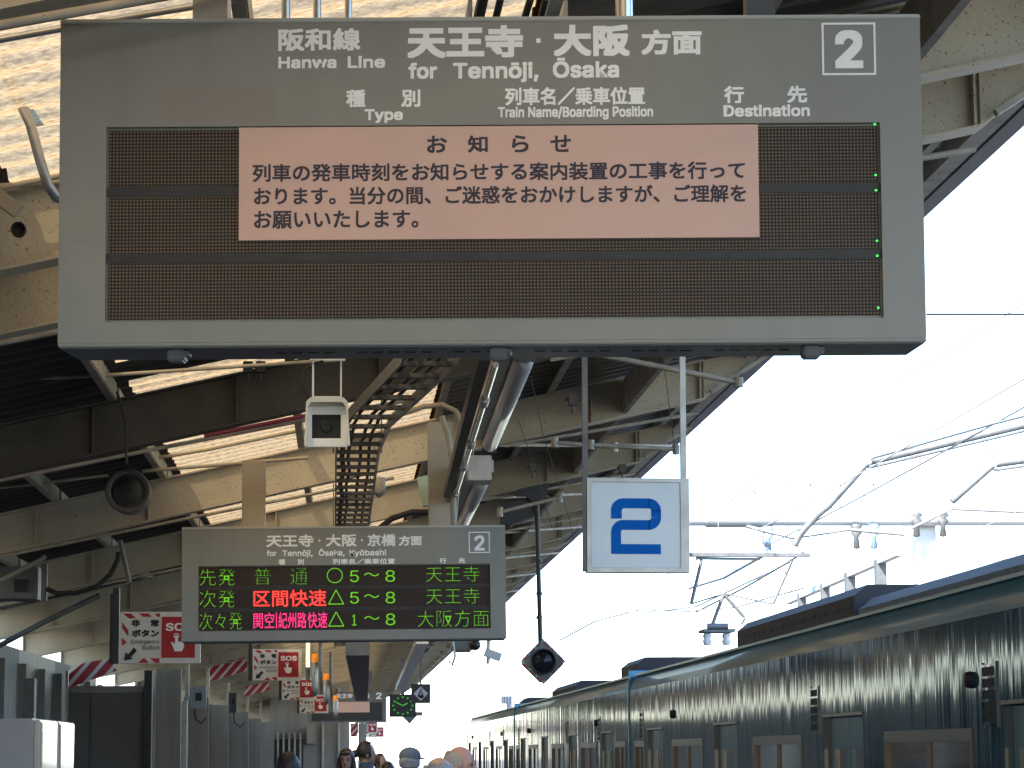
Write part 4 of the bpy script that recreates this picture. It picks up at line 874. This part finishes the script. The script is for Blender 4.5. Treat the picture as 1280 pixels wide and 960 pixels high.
# ------------------------------------------------------------------ people
skinm = mat('skin', (.48, .29, .20), .5, noise=(8, .9)); skin_old = mat('skin_ruddy', (.60, .36, .28), .45, noise=(8, .9))
hair_blk = mat('hair_black', (.02, .015, .013), .4, bump=(90, .5)); hair_grey = mat('hair_grey', (.42, .41, .40), .6, bump=(90, .5)); hair_brn = mat('hair_brown', (.05, .028, .02), .4, bump=(90, .5))
trou = mat('trousers', (.03, .03, .04), .8)
def remesh(o, vox):
    md = o.modifiers.new('r', 'REMESH'); md.mode = 'VOXEL'; md.voxel_size = vox; md.use_smooth_shade = True
    sm_ = o.modifiers.new('s', 'SMOOTH'); sm_.iterations = 3; sm_.factor = .5
    dg = bpy.context.evaluated_depsgraph_get(); dg.update(); me = bpy.data.meshes.new_from_object(o.evaluated_get(dg)); me.name = o.name
    o.modifiers.clear(); o.data = me
def person(px, ytop, Y, face, skin, hair, style, coat, label):
    top = P(px, ytop, Y); h = top.z; k = h / 1.70
    r = thing('person', label, 'person', (top.x, Y, 0))
    r.rotation_euler = (0, 0, R(face)); V = lambda x, y, z: (x * k, y * k, z * k)
    hc = 1.70 - .118
    b = MB()
    b.ell(V(0, .012, hc + .012), (.077 * k, .097 * k, .112 * k), 14); b.ell(V(0, -.022, hc - .045), (.058 * k, .066 * k, .07 * k), 10)
    b.cap(V(0, -.085, hc + .0), V(0, -.104, hc - .028), .010 * k, .0155 * k, 8); b.ell(V(0, -.078, hc - .062), (.024 * k, .014 * k, .007 * k), 6); b.ell(V(0, -.068, hc - .098), (.024 * k, .02 * k, .017 * k), 6)
    for s in (-1, 1):
        b.ell(V(s * .078, .012, hc - .012), (.012 * k, .02 * k, .034 * k), 6); b.ell(V(s * .03, -.068, hc + .018), (.024 * k, .014 * k, .008 * k), 6)
    b.cap(V(0, .02, hc - .09), V(0, .015, 1.40), .055 * k, .062 * k)
    b.ell(V(0, 0, 1.28), (.17 * k, .105 * k, .19 * k), 10); b.ell(V(0, 0, 1.08), (.15 * k, .10 * k, .18 * k), 10); b.ell(V(0, 0, .93), (.165 * k, .11 * k, .13 * k), 10)
    for s in (-1, 1):
        sh, el, wr = V(s * .185, 0, 1.37), V(s * .235, .03, 1.09), V(s * .225, -.05, .85)
        b.cap(sh, el, .048 * k, .038 * k); b.cap(el, wr, .037 * k, .024 * k); b.ell(V(s * .222, -.06, .80), (.018 * k, .036 * k, .045 * k), 8)
        for f in range(4): b.cap(V(s * .222, -.09 + f * .02, .77), V(s * .215, -.092 + f * .018, .705 + (.012 if f in (0, 3) else 0)), .0095 * k, .0085 * k, 6)
        b.cap(V(s * .215, -.09, .81), V(s * .20, -.118, .765), .011 * k, .009 * k, 6)
        b.cap(V(s * .09, 0, .88), V(s * .10, -.005, .48), .078 * k, .052 * k); b.cap(V(s * .10, -.005, .48), V(s * .105, .02, .08), .05 * k, .034 * k); b.cap(V(s * .105, .02, .05), V(s * .115, -.13, .035), .04 * k, .032 * k)
    bo = obj('body', b, skin, r, False); remesh(bo, .0095)
    c = MB(); c.ell(V(0, .0, 1.27), (.195 * k, .13 * k, .20 * k), 12); c.ell(V(0, 0, 1.02), (.18 * k, .125 * k, .26 * k), 12); c.cap(V(0, .012, 1.42), V(0, .015, 1.445), .085 * k, .078 * k); c.cap(V(-.16, 0, 1.375), V(.16, 0, 1.375), .065 * k, .065 * k)
    for s in (-1, 1): c.cap(V(s * .185, 0, 1.37), V(s * .24, .03, 1.09), .068 * k, .055 * k); c.cap(V(s * .24, .03, 1.09), V(s * .228, -.045, .865), .055 * k, .042 * k)
    cobj = obj('coat', c, coat, r, False); remesh(cobj, .014)
    c = MB()
    for s in (-1, 1): c.cap(V(s * .09, 0, .88), V(s * .10, -.005, .48), .095 * k, .07 * k); c.cap(V(s * .10, -.005, .48), V(s * .105, .02, .10), .068 * k, .055 * k)
    tobj = obj('trousers', c, trou, r, False); remesh(tobj, .016)
    for s in (-1, 1): obj('shoe', MB().ell(V(s * .112, -.05, .035), (.052 * k, .14 * k, .045 * k), 8), rubber, r, False); obj('eye', MB().ell(V(s * .03, -.079, hc + .005), (.011 * k, .006 * k, .006 * k), 6), black, r, False); obj('eyebrow', MB().ell(V(s * .031, -.083, hc + .026), (.018 * k, .005 * k, .004 * k), 6), hair, r, False)
    obj('mouth', MB().ell(V(0, -.0905, hc - .062), (.021 * k, .004 * k, .004 * k), 6), mat('lips', (.35, .12, .10), .5), r, False)
    # hair: a cap over the skull, cut to leave the face (or the crown) bare
    m = MB(); n = 22; vs = []; idx = {}
    rx, ry, rz = .088 * k, .107 * k, .121 * k; c0 = Vector(V(0, .016, hc + .016))
    rnd = random.Random(int(px))
    for i in range(n + 1):
        for j in range(2 * n):
            th = math.pi * i / n; ph = math.pi * j / n; q = 1 + .03 * rnd.random()
            vs.append((c0.x + rx * q * math.sin(th) * math.sin(ph), c0.y - ry * q * math.sin(th) * math.cos(ph), c0.z + rz * q * math.cos(th)))
    def keep(i, j):
        th = 180 * i / n; ph = 180 * j / n; a = min(ph, 360 - ph)
        if style == 'bald': return th < 112 and a > 66 and th > 52 + 14 * math.sin(ph / 9.0) * .4 + max(0, (105 - a)) * .55 and (th < 98 or a > 88 + rnd.random() * 10)
        if style == 'long': return (th < 42) or (a > 48 and th < 150)
        return (th < 45) or (a > 62 and th < 112)
    fs = [(i * 2 * n + j, (i + 1) * 2 * n + j, (i + 1) * 2 * n + (j + 1) % (2 * n), i * 2 * n + (j + 1) % (2 * n)) for i in range(n) for j in range(2 * n) if keep(i + .5, j + .5)]
    m.add(vs, fs, True)
    if style == 'long':
        for s in (-1, 1): m.cap(V(s * .072, .0, hc + .02), V(s * .085, .0, hc - .13), .026 * k, .03 * k, 8)
        m.ell(V(0, .06, hc - .06), (.085 * k, .06 * k, .13 * k), 10); m.ell(V(0, -.07, hc + .075), (.06 * k, .03 * k, .022 * k), 8)
    if style == 'tail': m.ell(V(0, .135, hc + .0), (.035 * k, .04 * k, .045 * k), 8); m.cap(V(0, .15, hc - .01), V(0, .165, hc - .10), .026 * k, .012 * k, 8)
    obj('hair', m, hair, r, False)
    if style == 'cap':
        q = MB().ell(V(0, .01, hc + .06), (.096 * k, .115 * k, .082 * k), 10).bar(V(0, -.09, hc + .045), V(0, -.17, hc + .035), .13 * k, .008 * k); obj('cap', q, mat('cap_cloth', (.16, .19, .24), .9), r, False)
    return r
coat_dk = mat('coat_dark', (.025, .025, .03), .85); coat_navy = mat('coat_navy', (.04, .07, .12), .8); coat_wh = mat('coat_white', (.72, .70, .64), .8, noise=(12, .9))
person(360, 943, 17, 180, skinm, hair_blk, 'long', coat_dk, 'person with dark hair seen from behind under the barred window')
person(433, 937, 27, -8, skinm, hair_brn, 'long', coat_dk, 'person with long brown hair and fringe facing the camera')
person(459, 928.5, 28, 100, skinm, hair_blk, 'tail', coat_navy, 'person with black tied back hair turned to the right, dark blue coat')
person(476, 943.5, 33, 60, skinm, hair_brn, 'short', coat_dk, 'short brown haired person just right of the ponytailed one')
person(485, 954, 29, 170, skinm, hair_blk, 'short', coat_dk, 'person with black hair lowest in the group, only the crown showing')
person(513, 937, 22, 150, skinm, hair_grey, 'cap', coat_wh, 'person in a grey blue cap and white jacket')
person(549, 948, 12.5, 170, skin_old, hair_grey, 'bald', coat_wh, 'bald ruddy person nearest the camera with thin white hair')
person(577, 934, 16, 70, skin_old, hair_grey, 'bald', coat_dk, 'balding grey haired person beside the front of the train')
